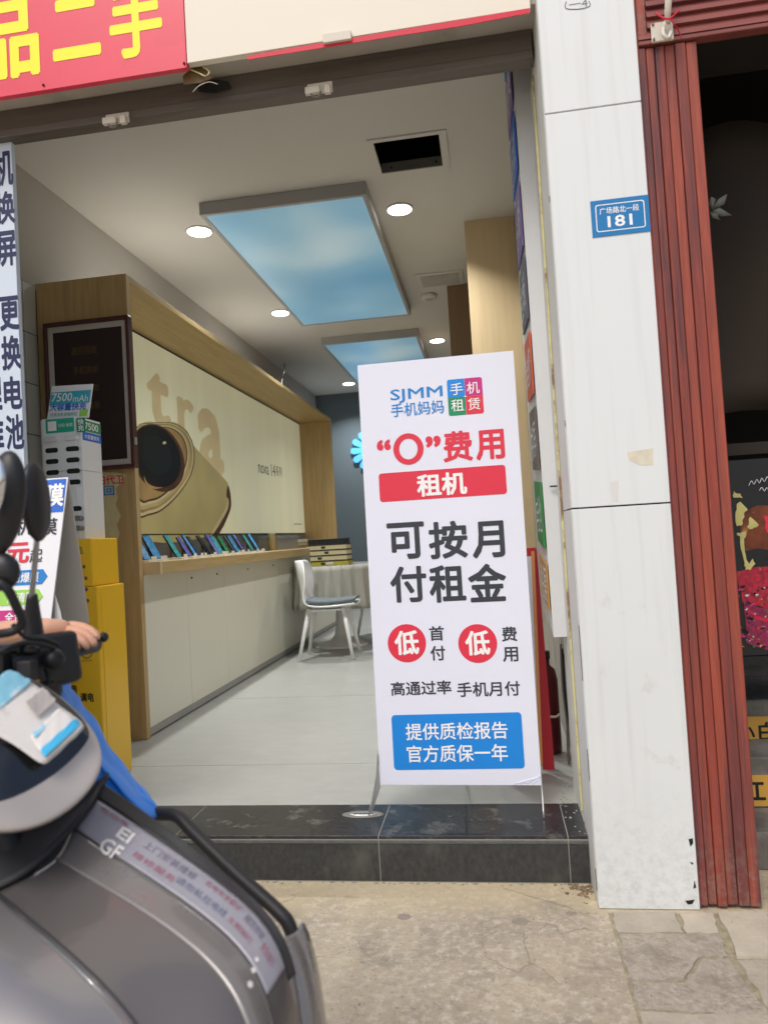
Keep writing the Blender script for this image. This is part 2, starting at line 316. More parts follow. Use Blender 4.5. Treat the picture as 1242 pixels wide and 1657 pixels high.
def crack_line(pts, w=.0014):
    """thin raised-edge crack filled with dirt, lies 1 mm above the concrete"""
    bm = bmesh.new(); q = []
    for i in range(len(pts) - 1):
        for k in range(6):
            t = k / 6; q.append(Vector((pts[i][0] + (pts[i + 1][0] - pts[i][0]) * t + random.uniform(-.004, .004), pts[i][1] + (pts[i + 1][1] - pts[i][1]) * t + random.uniform(-.004, .004), 0)))
    q.append(Vector((pts[-1][0], pts[-1][1], 0)))
    vs = []
    for i, p in enumerate(q):
        t = (q[min(i + 1, len(q) - 1)] - q[max(i - 1, 0)]).normalized(); nn = Vector((-t.y, t.x, 0)) * w * random.uniform(.4, 1.2)
        vs.append((bm.verts.new(p + nn + Vector((0, 0, .001))), bm.verts.new(p - nn + Vector((0, 0, .001)))))
    for i in range(len(vs) - 1): bm.faces.new((vs[i][0], vs[i][1], vs[i + 1][1], vs[i + 1][0]))
    o = from_bm('crack', bm, 'crack_dirt', None); o['kind'] = 'structure'
mm('crack_dirt', '948975', .95, var=.3, vscale=40)
mm('stain_dark', '988f81', .9, var=.1, vscale=30); mm('soil', '85735d', .95, var=.4, vscale=60, bump=.6)
crack_line([(-0.033, 2.555), (0.057, 2.498), (0.161, 2.436), (0.214, 2.392), (0.253, 2.401)])
crack_line([(-0.107, 2.24), (-0.066, 2.282), (0.017, 2.278), (0.023, 2.212), (0.036, 2.12), (-0.008, 2.074), (-0.05, 2.11), (-0.093, 2.15), (-0.103, 2.223)])
crack_line([(0.068, 2.297), (0.095, 2.33), (0.121, 2.317), (0.127, 2.275), (0.165, 2.29), (0.204, 2.312), (0.232, 2.293)])
crack_line([(0.036, 2.12), (0.068, 2.092), (0.097, 2.037)])
for k, (cx, cy, rx, ry) in enumerate([(-0.355, 2.36, 0.024, 0.019200000000000002), (0.014, 2.342, 0.028, 0.022400000000000003), (0.174, 2.395, 0.018, 0.0144)]):
    o = slab('stain', jag([(cx + rx * math.cos(t), cy + ry * math.sin(t)) for t in [i * .9 for i in range(7)]], 2, .003), FL, -.001, .0012, 'stain_dark'); o['kind'] = 'structure'
# gravel and soil in the corner beside the pillar
bm = bmesh.new()
for k in range(90):
    x = .262 - abs(random.gauss(0, .045)); y = 2.585 - abs(random.gauss(0, .05)); s = random.uniform(.002, .007)
    r_ = bmesh.ops.create_icosphere(bm, subdivisions=1, radius=s)
    for v in r_['verts']: v.co = Vector((v.co.x * random.uniform(.7, 1.3) + x, v.co.y + y, v.co.z * .7 + s * .4))
o = from_bm('gravel', bm, 'soil'); o['kind'] = 'stuff'
bm = bmesh.new()
for k in range(60):
    x = random.uniform(-1.2, .25); y = 2.588 - abs(random.gauss(0, .006)); s = random.uniform(.002, .0055)
    r_ = bmesh.ops.create_icosphere(bm, subdivisions=1, radius=s)
    for v in r_['verts']: v.co = Vector((v.co.x * random.uniform(.8, 2.5) + x, v.co.y + y, v.co.z * .7 + s * .3))
for k in range(26):
    x = random.uniform(.20, .255); y = random.uniform(2.90, 3.15) if k % 2 else random.uniform(2.6, 2.9); s = random.uniform(.002, .006)
    r_ = bmesh.ops.create_icosphere(bm, subdivisions=1, radius=s)
    for v in r_['verts']: v.co = Vector((v.co.x * random.uniform(.8, 1.8) + .258 - abs(random.gauss(0, .014)) + 0 * x, v.co.y + y, v.co.z * .7 + s * .3 + .162)) if False else Vector((v.co.x + x, v.co.y + y, v.co.z * .7 + s * .3 + .162))
for k in range(420):
    x = random.uniform(-.9, 1.2); y = random.uniform(1.5, 2.56); s = abs(random.gauss(0, .0012)) + .0008
    r_ = bmesh.ops.create_icosphere(bm, subdivisions=1, radius=s)
    for v in r_['verts']: v.co = Vector((v.co.x + x, v.co.y * 1.2 + y, v.co.z * .6 + s * .3 + (.007 if x > .28 and y < 2.4 else 0)))
o = from_bm('mortar_crumbs', bm, 'grout_pale'); o['kind'] = 'stuff'

# ------------------------------------------------------------------ building shell and shop interior
struct(box('facade_wall', -9, -2.001, 2.7115, 2.95, 0, 3.49, 'off_white_paint'))
struct(box('upper_facade', -2.0, 9, 2.711, 2.95, 3.53, 9, 'off_white_paint'))
struct(box('soffit', -9, .262, 2.4805, 2.66, 3.005, 3.10, 'grey_soffit'))
struct(box('shop_floor', -2.57, .31, 2.897, 11.05, -.05, .162, 'vinyl_floor'))
mm('joint_line', '8b8e8b', .5)
for y in (3.42, 4.9, 6.4): struct(box('floor_joint', -1.9, .29, y, y + .003, .162, .1628, 'joint_line'))
st = thing('shop_step', 'black granite entrance step along the shop front', 'step', (-.8, 2.59, 0)); st['kind'] = 'structure'; del st['category']
box('step_core', -2.0, .2615, 2.5928, 2.8925, 0, .1608, 'grout_pale', st)
for x0, x1 in ((-1.999, -1.2315), (-1.2295, -.4662), (-.4638, .1930), (.1952, .2612)):
    box('tread_tile', x0 + .0002, x1 - .0002, 2.592, 2.893, .1505, .162, 'granite_black', st, .0008)
    box('nosing_tile', x0 + .001, x1 - .001, 2.588, 2.6119, .138, .1465, 'granite_nose', st, .0005)
    box('riser_tile', x0 + .0004, x1 - .0004, 2.591, 2.6119, .004, .1345, 'granite_riser', st, .0006)
# ceiling with its access hole
bm = bmesh.new(); hx0, hx1, hy0, hy1 = -.531, -.151, 4.085, 4.46
for a in ((-2.57, hx0, 2.711, 11.05), (hx1, .31, 2.711, 11.05), (hx0, hx1, 2.711, hy0), (hx0, hx1, hy1, 11.05)): add_box(bm, a[0], a[1], a[2], a[3], 3.5, 3.52)
ceil = struct(from_bm('ceiling', bm, 'ceiling_paint'))
struct(box('ceiling_slab', -2.8, .5, 2.95, 11.3, 3.9, 4.0, 'neighbour_dark'))
hole = thing('access_hatch', 'open square access hole in the ceiling with a thin metal rim', 'hatch', (-.34, 4.27, 3.5))
box('rim', hx0 - .03, hx1 + .045, hy0 - .035, hy0 - .001, 3.492, 3.499, 'ceiling_paint', hole, .001); box('rim', hx1 + .001, hx1 + .045, hy0, hy1 + .03, 3.492, 3.499, 'ceiling_paint', hole, .001)
box('metal_lip', hx0, hx1, hy1 - .012, hy1, 3.50, 3.56, 'stand_grey', hole); box('metal_lip', hx0, hx1, hy0, hy0 + .012, 3.50, 3.56, 'dark_gap', hole)
for x in (-.47, -.19): box('screw', x - .006, x + .006, hy1 - .015, hy1 - .0125, 3.52, 3.532, 'dark_gap', hole)
struct(box('wall_left', -2.8, -2.572, 2.9505, 11.3, -.05, 3.9, 'wall_paint'))
struct(box('wall_right', .31, .55, 2.70, 11.3, -.05, 3.9, 'wall_worn'))
struct(box('wall_back', -2.572, .31, 11.05, 11.3, -.05, 3.9, 'back_wall'))
# tiled strip of the left wall
tw = thing('tiled_wall', 'strip of pale wall tiles with dark joints beside the white banner', 'tiled wall', (-2.56, 3.4, .16))
box('grout', -2.5715, -2.556, 2.97, 3.895, .162, 2.815, 'tile_grout', tw)
for j in range(4):
    for i in range(9):
        y1 = 3.775 - j * .29 + (.115 if j < 0 else 0); z1 = 2.81 - i * .295
        box('tile', -2.5559, -2.55, max(2.975, y1 - .286), y1 - .004, max(.165, z1 - .289), z1, 'tile_glaze', tw, .0008)
for i in range(9): z1 = 2.81 - i * .295; box('tile', -2.5559, -2.55, 3.777, 3.893, max(.165, z1 - .289), z1, 'tile_glaze', tw, .0008)

# ceiling light boxes
def sky_film():
    m = bpy.data.materials.new('sky_print_film'); m.use_nodes = True; t = m.node_tree; n = t.nodes; l = t.links; b = n['Principled BSDF']
    tc = n.new('ShaderNodeTexCoord').outputs['Object']; nz = n.new('ShaderNodeTexNoise'); nz.inputs['Scale'].default_value = .85; nz.inputs['Detail'].default_value = 1.2; nz.inputs['Distortion'].default_value = .1; l.new(tc, nz.inputs['Vector'])
    rp = n.new('ShaderNodeValToRGB'); e = rp.color_ramp.elements; e[0].position = .34; e[0].color = lin('6c9fbf'); e[1].position = .70; e[1].color = lin('b6ced8'); x = e.new(.53); x.color = lin('86b1c9')
    l.new(nz.outputs[0], rp.inputs[0]); l.new(rp.outputs[0], b.inputs['Base Color']); l.new(rp.outputs[0], b.inputs['Emission Color']); b.inputs['Emission Strength'].default_value = .44
    b.inputs['Roughness'].default_value = .35
    w = n.new('ShaderNodeTexNoise'); w.inputs['Scale'].default_value = 1.1; l.new(tc, w.inputs['Vector']); bp = n.new('ShaderNodeBump'); bp.inputs['Strength'].default_value = .4; bp.inputs['Distance'].default_value = .05; l.new(w.outputs[0], bp.inputs['Height']); l.new(bp.outputs[0], b.inputs['Normal'])
    return m
M['sky_film'] = sky_film()
for (x0, x1, y0, y1, lb) in ((-1.765, -.648, 4.52, 7.15, 'large blue sky print light box nearest the doorway on the ceiling'), (-1.74, -.652, 7.92, 10.4, 'blue sky print light box deeper in the shop on the ceiling')):
    lbx = thing('ceiling_light_box', lb, 'light box', ((x0 + x1) / 2, (y0 + y1) / 2, 3.4), 'blue ceiling light boxes')
    for a in ((x0, x1, y0, y0 + .03), (x0, x1, y1 - .03, y1), (x0, x0 + .03, y0 + .03, y1 - .03), (x1 - .03, x1, y0 + .03, y1 - .03)): box('frame_rail', *a, 3.415, 3.4985, 'panel_frame_grey', lbx, .002)
    box('printed_film', x0 + .03, x1 - .03, y0 + .03, y1 - .03, 3.42, 3.43, 'sky_film', lbx)
# downlights
dls = [(-1.93, 4.925, 'round ceiling downlight left of the large blue light box'), (-.485, 4.967, 'round ceiling downlight below the square ceiling hole'), (-1.912, 6.90, 'second round downlight along the left side of the ceiling'),
       (-.48, 8.484, 'round downlight right of the deeper blue light box'), (-1.909, 10.37, 'smallest downlight nearest the back wall of the shop')]
for x, y, lb in dls:
    d = thing('downlight', lb, 'downlight', (x, y, 3.49), 'round downlights in the shop ceiling')
    lathe('trim_ring', (x, y, 3.486), [(.0835, .0135), (.094, .0135), (.094, .006), (.090, .002), (.0835, .003)], 'white_trim', d)
    lathe('diffuser', (x, y, 3.484), [(.083, .012), (.083, .003), (.05, 0)], 'light_white', d)
    ld = bpy.data.lights.new('lamp', 'AREA'); ld.shape = 'DISK'; ld.size = .15; ld.energy = 26.0; ld.spread = R(125); ld.color = (1, .985, .955)
    lo = bpy.data.objects.new('lamp', ld); lo.location = (0, 0, -.014); col.objects.link(lo); lo.parent = d
g = thing('ceiling_vent', 'flush square vent panel in the ceiling beside the beige column', 'vent', (-.3, 6.45, 3.49))
box('vent_frame', -.515, -.10, 6.27, 6.62, 3.488, 3.499, 'ceiling_paint', g, .003); box('vent_panel', -.47, -.14, 6.31, 6.58, 3.482, 3.488, 'grey_soffit', g, .002)
g = thing('smoke_detector', 'small round smoke detector on the ceiling beyond the vent', 'smoke detector', (-.44, 6.85, 3.45))
lathe('housing', (-.44, 6.85, 3.455), [(.05, 0), (.075, .012), (.078, .03), (.078, .045)], 'ceiling_paint', g); lathe('sensor', (-.44, 6.85, 3.447), [(.02, 0), (.035, .004), (.04, .012)], 'grey_soffit', g)
# columns on the right
tag(box('oak_column', -.05, .309, 5.3, 5.9, .1625, 3.4995, 'oak_pale'), 'pale wood clad column behind the white standee', 'column')
tag(box('laminate_column', -.257, .309, 6.64, 8.4, .1625, 3.4995, 'brown_laminate'), 'darker brown column behind the pale wood column', 'column')

# ------------------------------------------------------------------ wall display unit on the left
du = thing('display_unit', 'oak framed wall display unit with backlit phone advert and counter', 'display unit', (-2.3, 6.6, .162))
box('end_panel', -2.55, -1.985, 3.9, 3.945, .1625, 2.83, 'oak', du, .001)
box('top_panel', -2.549, -1.985, 3.946, 9.34, 2.795, 2.83, 'oak_long', du, .001)
box('added_bounce_board', -2.549, -1.992, 3.946, 9.33, 2.8302, 2.836, 'bounce_board_grey', du)  # unseen grey board, added to keep light bounced onto the ceiling neutral
box('far_panel', -2.549, -1.985, 9.30, 9.339, .1625, 2.794, 'oak', du, .001)
box('back_panel', -2.549, -2.43, 3.946, 9.299, .1625, 2.794, 'table_dark', du)
ct = box('countertop', -2.42, -1.89, 3.99, 9.299, 1.088, 1.16, 'oak_long', du, .002)
box('end_cap', -2.42, -1.8895, 3.965, 3.9895, 1.088, 1.1605, 'oak_pale', du, .001)
ys = [3.947, 4.543, 5.221, 5.936, 6.61, 7.28, 7.95, 8.62, 9.298]
for a, b_ in zip(ys, ys[1:]):
    cd = box('cabinet_door', -2.42, -1.988, a + .0015, b_ - .0015, .215, 1.087, 'cabinet_white', du, .002)
for y in (4.62, 5.07, 5.75, 6.45): lathe('key_lock', (-1.986, y, 1.03), [(.006, -.006), (.006, .006)], 'slot_black', du, 10)
box('kick_board', -2.42, -1.991, 3.947, 9.298, .172, .214, 'kick_grey', du)
box('plinth_shadow_gap', -2.42, -2.02, 3.947, 9.298, .1626, .1715, 'dark_gap', du)
box('back_riser', -2.429, -2.405, 3.947, 9.298, 1.161, 1.338, 'table_dark', du)
ad = box('advert_panel', -2.429, -2.402, 3.96, 9.285, 1.345, 2.78, 'ad_film', du)
box('panel_trim', -2.4019, -2.396, 3.96, 9.285, 2.775, 2.785, 'dark_gap', du); box('panel_trim', -2.4019, -2.396, 3.96, 9.285, 1.338, 1.346, 'dark_gap', du)
AD = SIDEP(-2.402)
for s, fit in (('t', (5.146, 2.352, 0.388, 0.424)), ('r', (5.6315, 2.3125, 0.335, 0.285)), ('a', (6.1575, 2.159, 0.587, 0.588))): text(s, AD, fit, 'ad_gold', ad, .035, .001)
def smooth_poly(pts, n_=6):
    out = []; N_ = len(pts)
    for i_ in range(N_):
        p = [Vector((*pts[(i_ + k) % N_], 0)) for k in (-1, 0, 1, 2)]
        for k in range(n_):
            t = k / n_; q_ = .5 * ((2 * p[1]) + (-p[0] + p[2]) * t + (2 * p[0] - 5 * p[1] + 4 * p[2] - p[3]) * t * t + (-p[0] + 3 * p[1] - 3 * p[2] + p[3]) * t ** 3); out.append((q_.x, q_.y))
    return out
def adpoly(name, pts, m, d, sm=True):
    if sm and len(pts) < 30: pts = smooth_poly(pts)
    slab(name, pts, AD, d - .0008, d, m, ad)
adpoly('printed_phone', [(5.178, 2.186), (5.422, 2.223), (5.642, 2.184), (5.755, 2.081), (6.404, 1.859), (6.523, 1.799), (6.555, 1.684), (6.522, 1.572), (6.122, 1.342), (4.698, 1.338), (4.768, 2.056)], 'ad_phone', .0028)
adpoly('printed_phone_edge', [(6.522, 1.793), (6.573, 1.697), (6.537, 1.561), (6.225, 1.342), (6.093, 1.342), (6.475, 1.582), (6.461, 1.708)], 'ad_dark_bronze', .0036)
adpoly('printed_phone_rim', [(6.49, 1.681), (6.474, 1.571), (6.109, 1.353), (6.052, 1.353), (6.412, 1.58)], 'ad_highlight', .0044)
ISL = [(4.781, 2.101), (4.954, 2.149), (5.179, 2.191), (5.421, 2.213), (5.641, 2.174), (5.754, 2.075), (5.75, 1.941), (5.632, 1.793), (5.366, 1.629), (5.086, 1.515), (4.885, 1.478), (4.719, 1.466), (4.545, 1.611), (4.526, 1.858)]
ic = (sum(p[0] for p in ISL) / len(ISL), sum(p[1] for p in ISL) / len(ISL))
for k, (f_, m_) in enumerate(((1.0, 'ad_dark_bronze'), (.975, 'ad_highlight'), (.93, 'ad_bronze'), (.89, 'ad_phone'), (.84, 'ad_highlight'), (.80, 'ad_dark_bronze'), (.77, 'ad_bronze'))):
    adpoly('printed_camera_island', [(ic[0] + (p[0] - ic[0]) * f_ - (1 - f_) * .15, ic[1] + (p[1] - ic[1]) * f_ + (1 - f_) * .12) for p in ISL], m_, .0034 + .0003 * k)
c0 = [(5.107, 1.907), (5.518, 1.948), (5.082, 1.675), (5.132, 2.142)]
adpoly('printed_lens_ring', ell(c0[0][0], (c0[2][1] + c0[3][1]) / 2, (c0[1][0] - c0[0][0]) * 1.07, abs(c0[3][1] - c0[2][1]) / 2 * 1.07), 'ad_dark_bronze', .0054)
adpoly('printed_lens', ell(c0[0][0] - .03, (c0[2][1] + c0[3][1]) / 2 + .01, (c0[1][0] - c0[0][0]) * .97, abs(c0[3][1] - c0[2][1]) / 2 * .97), 'ad_lens', .0062)
adpoly('printed_lens_glint', [(4.839, 1.758), (4.89, 1.708), (5.004, 1.689), (5.126, 1.696), (5.002, 1.675), (4.869, 1.689)], 'ad_bronze', .0068)
adpoly('printed_lens_glint', [(5.162, 2.034), (5.205, 2.049), (5.225, 2.037), (5.182, 2.023)], 'ad_highlight', .0068)
adpoly('printed_lens_inner', ell(c0[0][0] - .05, (c0[2][1] + c0[3][1]) / 2 + .02, (c0[1][0] - c0[0][0]) * .62, abs(c0[3][1] - c0[2][1]) / 2 * .62), 'ad_lens_b', .0066)
text('nova 14', AD, (7.768, 2.0615, 0.616, 0.139), 'ink_black', ad, .0, .001); text('系列', AD, (8.228, 2.066, 0.242, 0.118), 'ink_black', ad, .0, .001)
adpoly('printed_small_print', [(8.772, 1.46), (9.131, 1.464), (9.129, 1.455), (8.771, 1.452)], 'ink_dark', .001, False)

# framed maroon board on the end panel
fb = thing('framed_board', 'maroon board in brown and white frame on the oak end panel', 'framed board', (-2.22, 3.88, 1.7))
F = FRONT(3.87); bx0, bx1, bz0, bz1 = -2.484, -1.958, 1.70, 2.572
box('backing', bx0 + .01, bx1 - .01, 3.872, 3.898, bz0 + .01, bz1 - .01, 'maroon', fb)
for a in ((bx0, bx1, bz1 - .022, bz1), (bx0, bx1, bz0, bz0 + .022), (bx0, bx0 + .02, bz0 + .022, bz1 - .022), (bx1 - .02, bx1, bz0 + .022, bz1 - .022)): box('frame_rail', a[0], a[1], 3.845, 3.897, a[2], a[3], 'frame_brown', fb, .003)
i = .021
for a in ((bx0 + i, bx1 - i, bz1 - i - .034, bz1 - i - .002), (bx0 + i, bx1 - i, bz0 + i + .002, bz0 + i + .034), (bx0 + i, bx0 + i + .028, bz0 + i + .034, bz1 - i - .034), (bx1 - i - .028, bx1 - i, bz0 + i + .034, bz1 - i - .034)): box('white_border', a[0], a[1], 3.862, 3.8715, a[2], a[3], 'frame_white', fb, .001)
for k, (s, fit) in enumerate((('高价回收', (-2.2435, 2.398, 0.157, 0.05)), ('手机换新', (-2.239, 2.2845, 0.152, 0.047)), ('分期付款', (-2.237, 2.1785, 0.152, 0.043)), ('以旧换新', (-2.234, 2.076, 0.152, 0.046)))): text(s, F, fit, 'ink_gold', fb, .0, .003)
box('hinge', bx1, bx1 + .012, 3.85, 3.87, 1.83, 1.87, 'metal_pale', fb, .002)
# torn poster below
tp = thing('torn_poster', 'torn pale poster scrap with red characters below the maroon board', 'poster', (-2.0, 3.89, 1.3))
slab('paper', [(-2.24, 1.696), (-2.103, 1.686), (-2.04, 1.668), (-2.069, 1.62), (-2.108, 1.594), (-2.096, 1.537), (-2.112, 1.506), (-2.082, 1.433), (-2.111, 1.382), (-2.094, 1.338), (-2.107, 1.304), (-2.258, 1.313)], FRONT(3.896), -.003, .0005, 'box_cream', tp)
text('旧代卫', FRONT(3.895), (-2.1305, 1.6435, 0.163, 0.053), 'ink_crimson', tp, .02, .0015); text('回', FRONT(3.895), (-2.1445, 1.5825, 0.065, 0.057), 'ink_blue', tp, .02, .0015)

# phones on the counter
def make_phone(scr, lab, base='stand_white'):
    t = thing('display_phone', lab, 'phone', (0, 0, 0), 'display phones leaning on the oak counter')
    a = R(30); fn = plane_fn((0, 0, .012), (0, 1, 0), (-math.sin(a), 0, math.cos(a)))
    slab('phone_body', rrect(0, .079, .074, .158, .009), fn, -.008, 0, 'phone_black', t); slab('screen', rrect(0, .079, .069, .152, .006), fn, .0003, .0009, scr, t)
    box('stand', -.05, .035, -.05, .05, 0, .011, base, t, .001); box('prop', -.07, -.05, -.02, .02, .0, .075, 'stand_grey', t)
    box('price_card', .036, .038, -.03, .03, .0, .028, 'stand_white', t)
    return t
def copy_tree(o, parent=None):
    c = o.copy(); col.objects.link(c); c.parent = parent
    for ch in list(o.children): copy_tree(ch, c)
    return c
scr = ['phone_blue', 'phone_teal', 'phone_violet', 'phone_black', 'phone_green']
names = {'phone_blue': 'bright blue', 'phone_teal': 'teal', 'phone_violet': 'violet', 'phone_black': 'dark', 'phone_green': 'green'}
protos = {s: make_phone(s, 'x') for s in scr}; used = set()
phs = [(4.116, 'phone_blue'), (4.223, 'phone_blue'), (4.521, 'phone_teal'), (4.701, 'phone_violet'), (4.797, 'phone_blue'), (4.929, 'phone_black'), (5.105, 'phone_black'), (5.217, 'phone_violet'), (5.347, 'phone_teal'), (5.468, 'phone_green'), (5.596, 'phone_black'), (5.729, 'phone_blue'), (5.868, 'phone_violet'), (6.013, 'phone_green'), (6.148, 'phone_blue'), (6.252, 'phone_black')]
ords = ['nearest', 'second', 'third', 'fourth', 'fifth', 'sixth', 'seventh', 'eighth', 'ninth', 'tenth', 'eleventh', 'twelfth', 'thirteenth', 'fourteenth', 'fifteenth', 'last']
for k, (y, s) in enumerate(phs):
    o = protos[s] if s not in used else copy_tree(protos[s]); used.add(s)
    q_ = random.uniform(1.0, 1.16); o.scale = (q_, q_ * random.uniform(.85, 1.1), q_); o.rotation_euler.z = R(random.uniform(-9, 9)); o.location = (-2.03 + random.uniform(-.025, .02), y, 1.1605); o['label'] = f'{names[s]} screen display phone, {ords[k]} from the shop entrance on the oak counter'
tag(lathe('paper_cup', (-2.1, 6.837, 1.1605), [(.03, 0), (.036, .16), (.037, .165), (.03, .166)], 'tan_card'), 'tall tan paper cup behind the row of display phones', 'cup')
cbx = thing('stacked_carton', 'grey carton lying on the far part of the oak counter', 'carton', (-2.15, 6.6, 1.16)); yy = 6.857
box('carton_body', -2.25, -2.05, yy, yy + .75, 1.1605, 1.27, 'stand_grey', cbx, .002); box('carton_lid', -2.252, -2.048, yy - .002, yy + .752, 1.2701, 1.30, 'cushion_grey', cbx, .002)
yy = 7.543
for k in range(3): tag(box('flat_phone_box', -2.2 + .01 * k, -2.06 + .008 * k, yy + .02 * k, yy + .45, 1.1605 + k * .0325, 1.1925 + k * .0325, ['stand_grey', 'tan_card', 'skirt_cloth'][k], None, .002), ['lowest of three flat boxes at the far end of the counter', 'middle of three flat boxes at the far end of the counter', 'topmost of three flat boxes at the far end of the counter'][k], 'box', 'flat boxes at the far end of the counter')
tag(tube('hanging_wire', [(-2.448, 8.892, 3.5), (-2.0, 7.251, 3.002), (-2.0, 7.165, 2.907), (-2.0, 7.102, 2.812)], .006, 'slot_black'), 'short black wire hanging from the ceiling above the display unit', 'wire')

# ------------------------------------------------------------------ table, chairs, boxes at the back
tx, ty = -1.56, 7.25
tb = thing('round_table', 'round pedestal table with a pleated grey cloth skirt', 'table', (tx, ty, .162))
lathe('pedestal', (tx, ty, .1625), [(.27, 0), (.27, .012), (.22, .03), (.12, .055), (.07, .1), (.05, .18), (.04, .35), (.038, .6), (.05, .78)], 'shell_plastic', tb)
lathe('tabletop', (tx, ty, .945), [(.42, 0), (.43, .01), (.43, .03), (.42, .035)], 'table_dark', tb, 48)
def skirt(cx, cy, r, z0, z1, nm, m, par):
    bm = bmesh.new(); N = 160; rings = []
    for k in range(9):
        t = k / 8; rr_ = []
        for i_ in range(N):
            a = 2 * math.pi * i_ / N; amp = .004 + .022 * t; q = r + .006 + .03 * t + amp * math.sin(a * 22 + math.sin(a * 5) * 1.2) + .008 * t * math.sin(a * 7)
            rr_.append(bm.verts.new((cx + q * math.cos(a), cy + q * math.sin(a), z1 - (z1 - z0) * t + .008 * t * math.sin(a * 3))))
        rings.append(rr_)
    for k in range(8):
        for i_ in range(N): bm.faces.new((rings[k][i_], rings[k][(i_ + 1) % N], rings[k + 1][(i_ + 1) % N], rings[k + 1][i_]))
    o = from_bm(nm, bm, m, par, True); s = o.modifiers.new('k', 'SOLIDIFY'); s.thickness = .003; return o
skirt(tx, ty, .43, .56, .982, 'table_skirt', 'skirt_cloth', tb)
def make_chair(lab, cush):
    t = thing('shell_chair', lab, 'chair', (0, 0, 0))
    # faces +X; shell = seat rising into the back
    prof = [(.24, .455), (.2, .45), (.05, .44), (-.1, .44), (-.19, .46), (-.235, .53), (-.26, .65), (-.285, .78), (-.30, .86)]
    wd = [.19, .21, .225, .225, .215, .21, .2, .17, .09]
    grid = []
    for (x, z), w in zip(prof, wd):
        row = []
        for j in range(9):
            q = -1 + 2 * j / 8; lift = abs(q) ** 3 * .022; back = min(1, max(0, (z - .47) / .2))
            row.append((x + (abs(q) ** 2.5) * .10 * back, w * q, z + lift * (1 - back)))
        grid.append(row)
    sheet('seat_shell', grid, 'shell_plastic', t, .012, 2)
    cg = [[(x, w * .86 * (-1 + 2 * j / 6), z + .052 + .012 * (1 - abs(-1 + 2 * j / 6) ** 2)) for j in range(7)] for (x, z), w in list(zip(prof, wd))[:5]]
    sheet('cushion', cg, cush, t, .02, 2)
    for sx, sy in ((1, 1), (1, -1), (-1, 1), (-1, -1)): tube('leg', [(sx * .15 - .02, sy * .13, .44), (sx * .235 - .03, sy * .2, 0)], [.021, .014], 'shell_plastic', t, 10, 2)
    box('underframe', -.17, .13, -.14, .14, .415, .432, 'shell_plastic', t, .004)
    return t
c1 = make_chair('white shell chair with grey cushion beside the oak counter', 'cushion_grey'); c1.location = (-1.49, 6.55, .1625); c1.scale = (1.04, 1.04, 1.04); c1.rotation_euler.z = R(2)
c2 = copy_tree(c1); c2['label'] = 'white shell chair with dark back partly hidden by the standee'; c2.location = (-1.22, 7.85, .1625); c2.rotation_euler.z = R(215)
bp_ = sheet('back_pad', [[(-.27 - .1 * (i_ / 4) + .12 * abs(q) ** 2.5, .19 * q * math.sqrt(max(0.05, 1 - (i_ / 4.6) ** 2)), .6 + .36 * i_ / 4) for q in [-1 + j / 4 for j in range(9)]] for i_ in range(5)], 'cushion_navy', None, .03, 2)
bp_.location = (0, 0, 0); me_ = bp_.data; me_.transform(Matrix.Translation(ORG[bp_.name])); bp_.parent = c2
bx = thing('phone_box_stack_base', '', 'x'); bpy.data.objects.remove(bx)
bX0, bX1 = -1.745, -1.375
for k, (lb, mt) in enumerate((('lowest lime and cream phone box of the stack on the round table', 'box_lime'), ('cream edged phone box second from the bottom of the table stack', 'box_cream'), ('cream edged phone box in the middle of the table stack', 'box_cream'), ('cream edged phone box just below the black top box', 'box_cream'), ('topmost phone box with a black lid on the table stack', 'box_black'))):
    b0 = thing('phone_box', lb, 'box', (-1.56, 7.1, .984 + k * .052), 'phone boxes stacked on the round table'); dx = random.uniform(-.008, .008) + k * -.004; z = .984 + k * .052
    box('box_lid', bX0 + dx, bX1 + dx, 6.88, 7.12, z + .040, z + .051, 'box_black', b0, .001); box('box_side', bX0 + dx + .003, bX1 + dx - .003, 6.883, 7.117, z + .0005, z + .0398, mt, b0, .001)
    box('printed_mark', -1.64 + .02 * k - .05 * (k % 2), -1.60 + .02 * k - .05 * (k % 2), 6.8815, 6.8828, z + .01, z + .032, 'box_black', b0)
    if k == 0: box('price_tag', -1.59, -1.52, 6.881, 6.8828, z + .012, z + .034, 'stand_white', b0)
tag(box('table_tray', -1.82, -1.36, 6.855, 7.2, .9805, .9838, 'table_dark', None, .001), 'flat dark tray under the stack of phone boxes', 'tray')

# blue flower sign on the back wall
fl = thing('flower_sign', 'blue petal shaped sign on the dark back wall', 'sign', (-1.75, 11.0, 2.3))
mm('sign_blue', '58b0ee', .4, var=.05, emit=.55)
fc = (-1.742, 11.03, 2.583)
for k in range(12):
    a = 2 * math.pi * k / 12; rr = .33
    pts = [(0.09, -.02), (.12, -.035), (.27, -.05), (.31, -.03), (.315, 0), (.31, .03), (.27, .05), (.12, .035), (.09, .02)]
    slab('petal', [(fc[0] + x * math.cos(a) - y * math.sin(a), fc[2] + x * math.sin(a) + y * math.cos(a)) for x, y in pts], FRONT(11.05), .002, .05, 'sign_blue', fl)

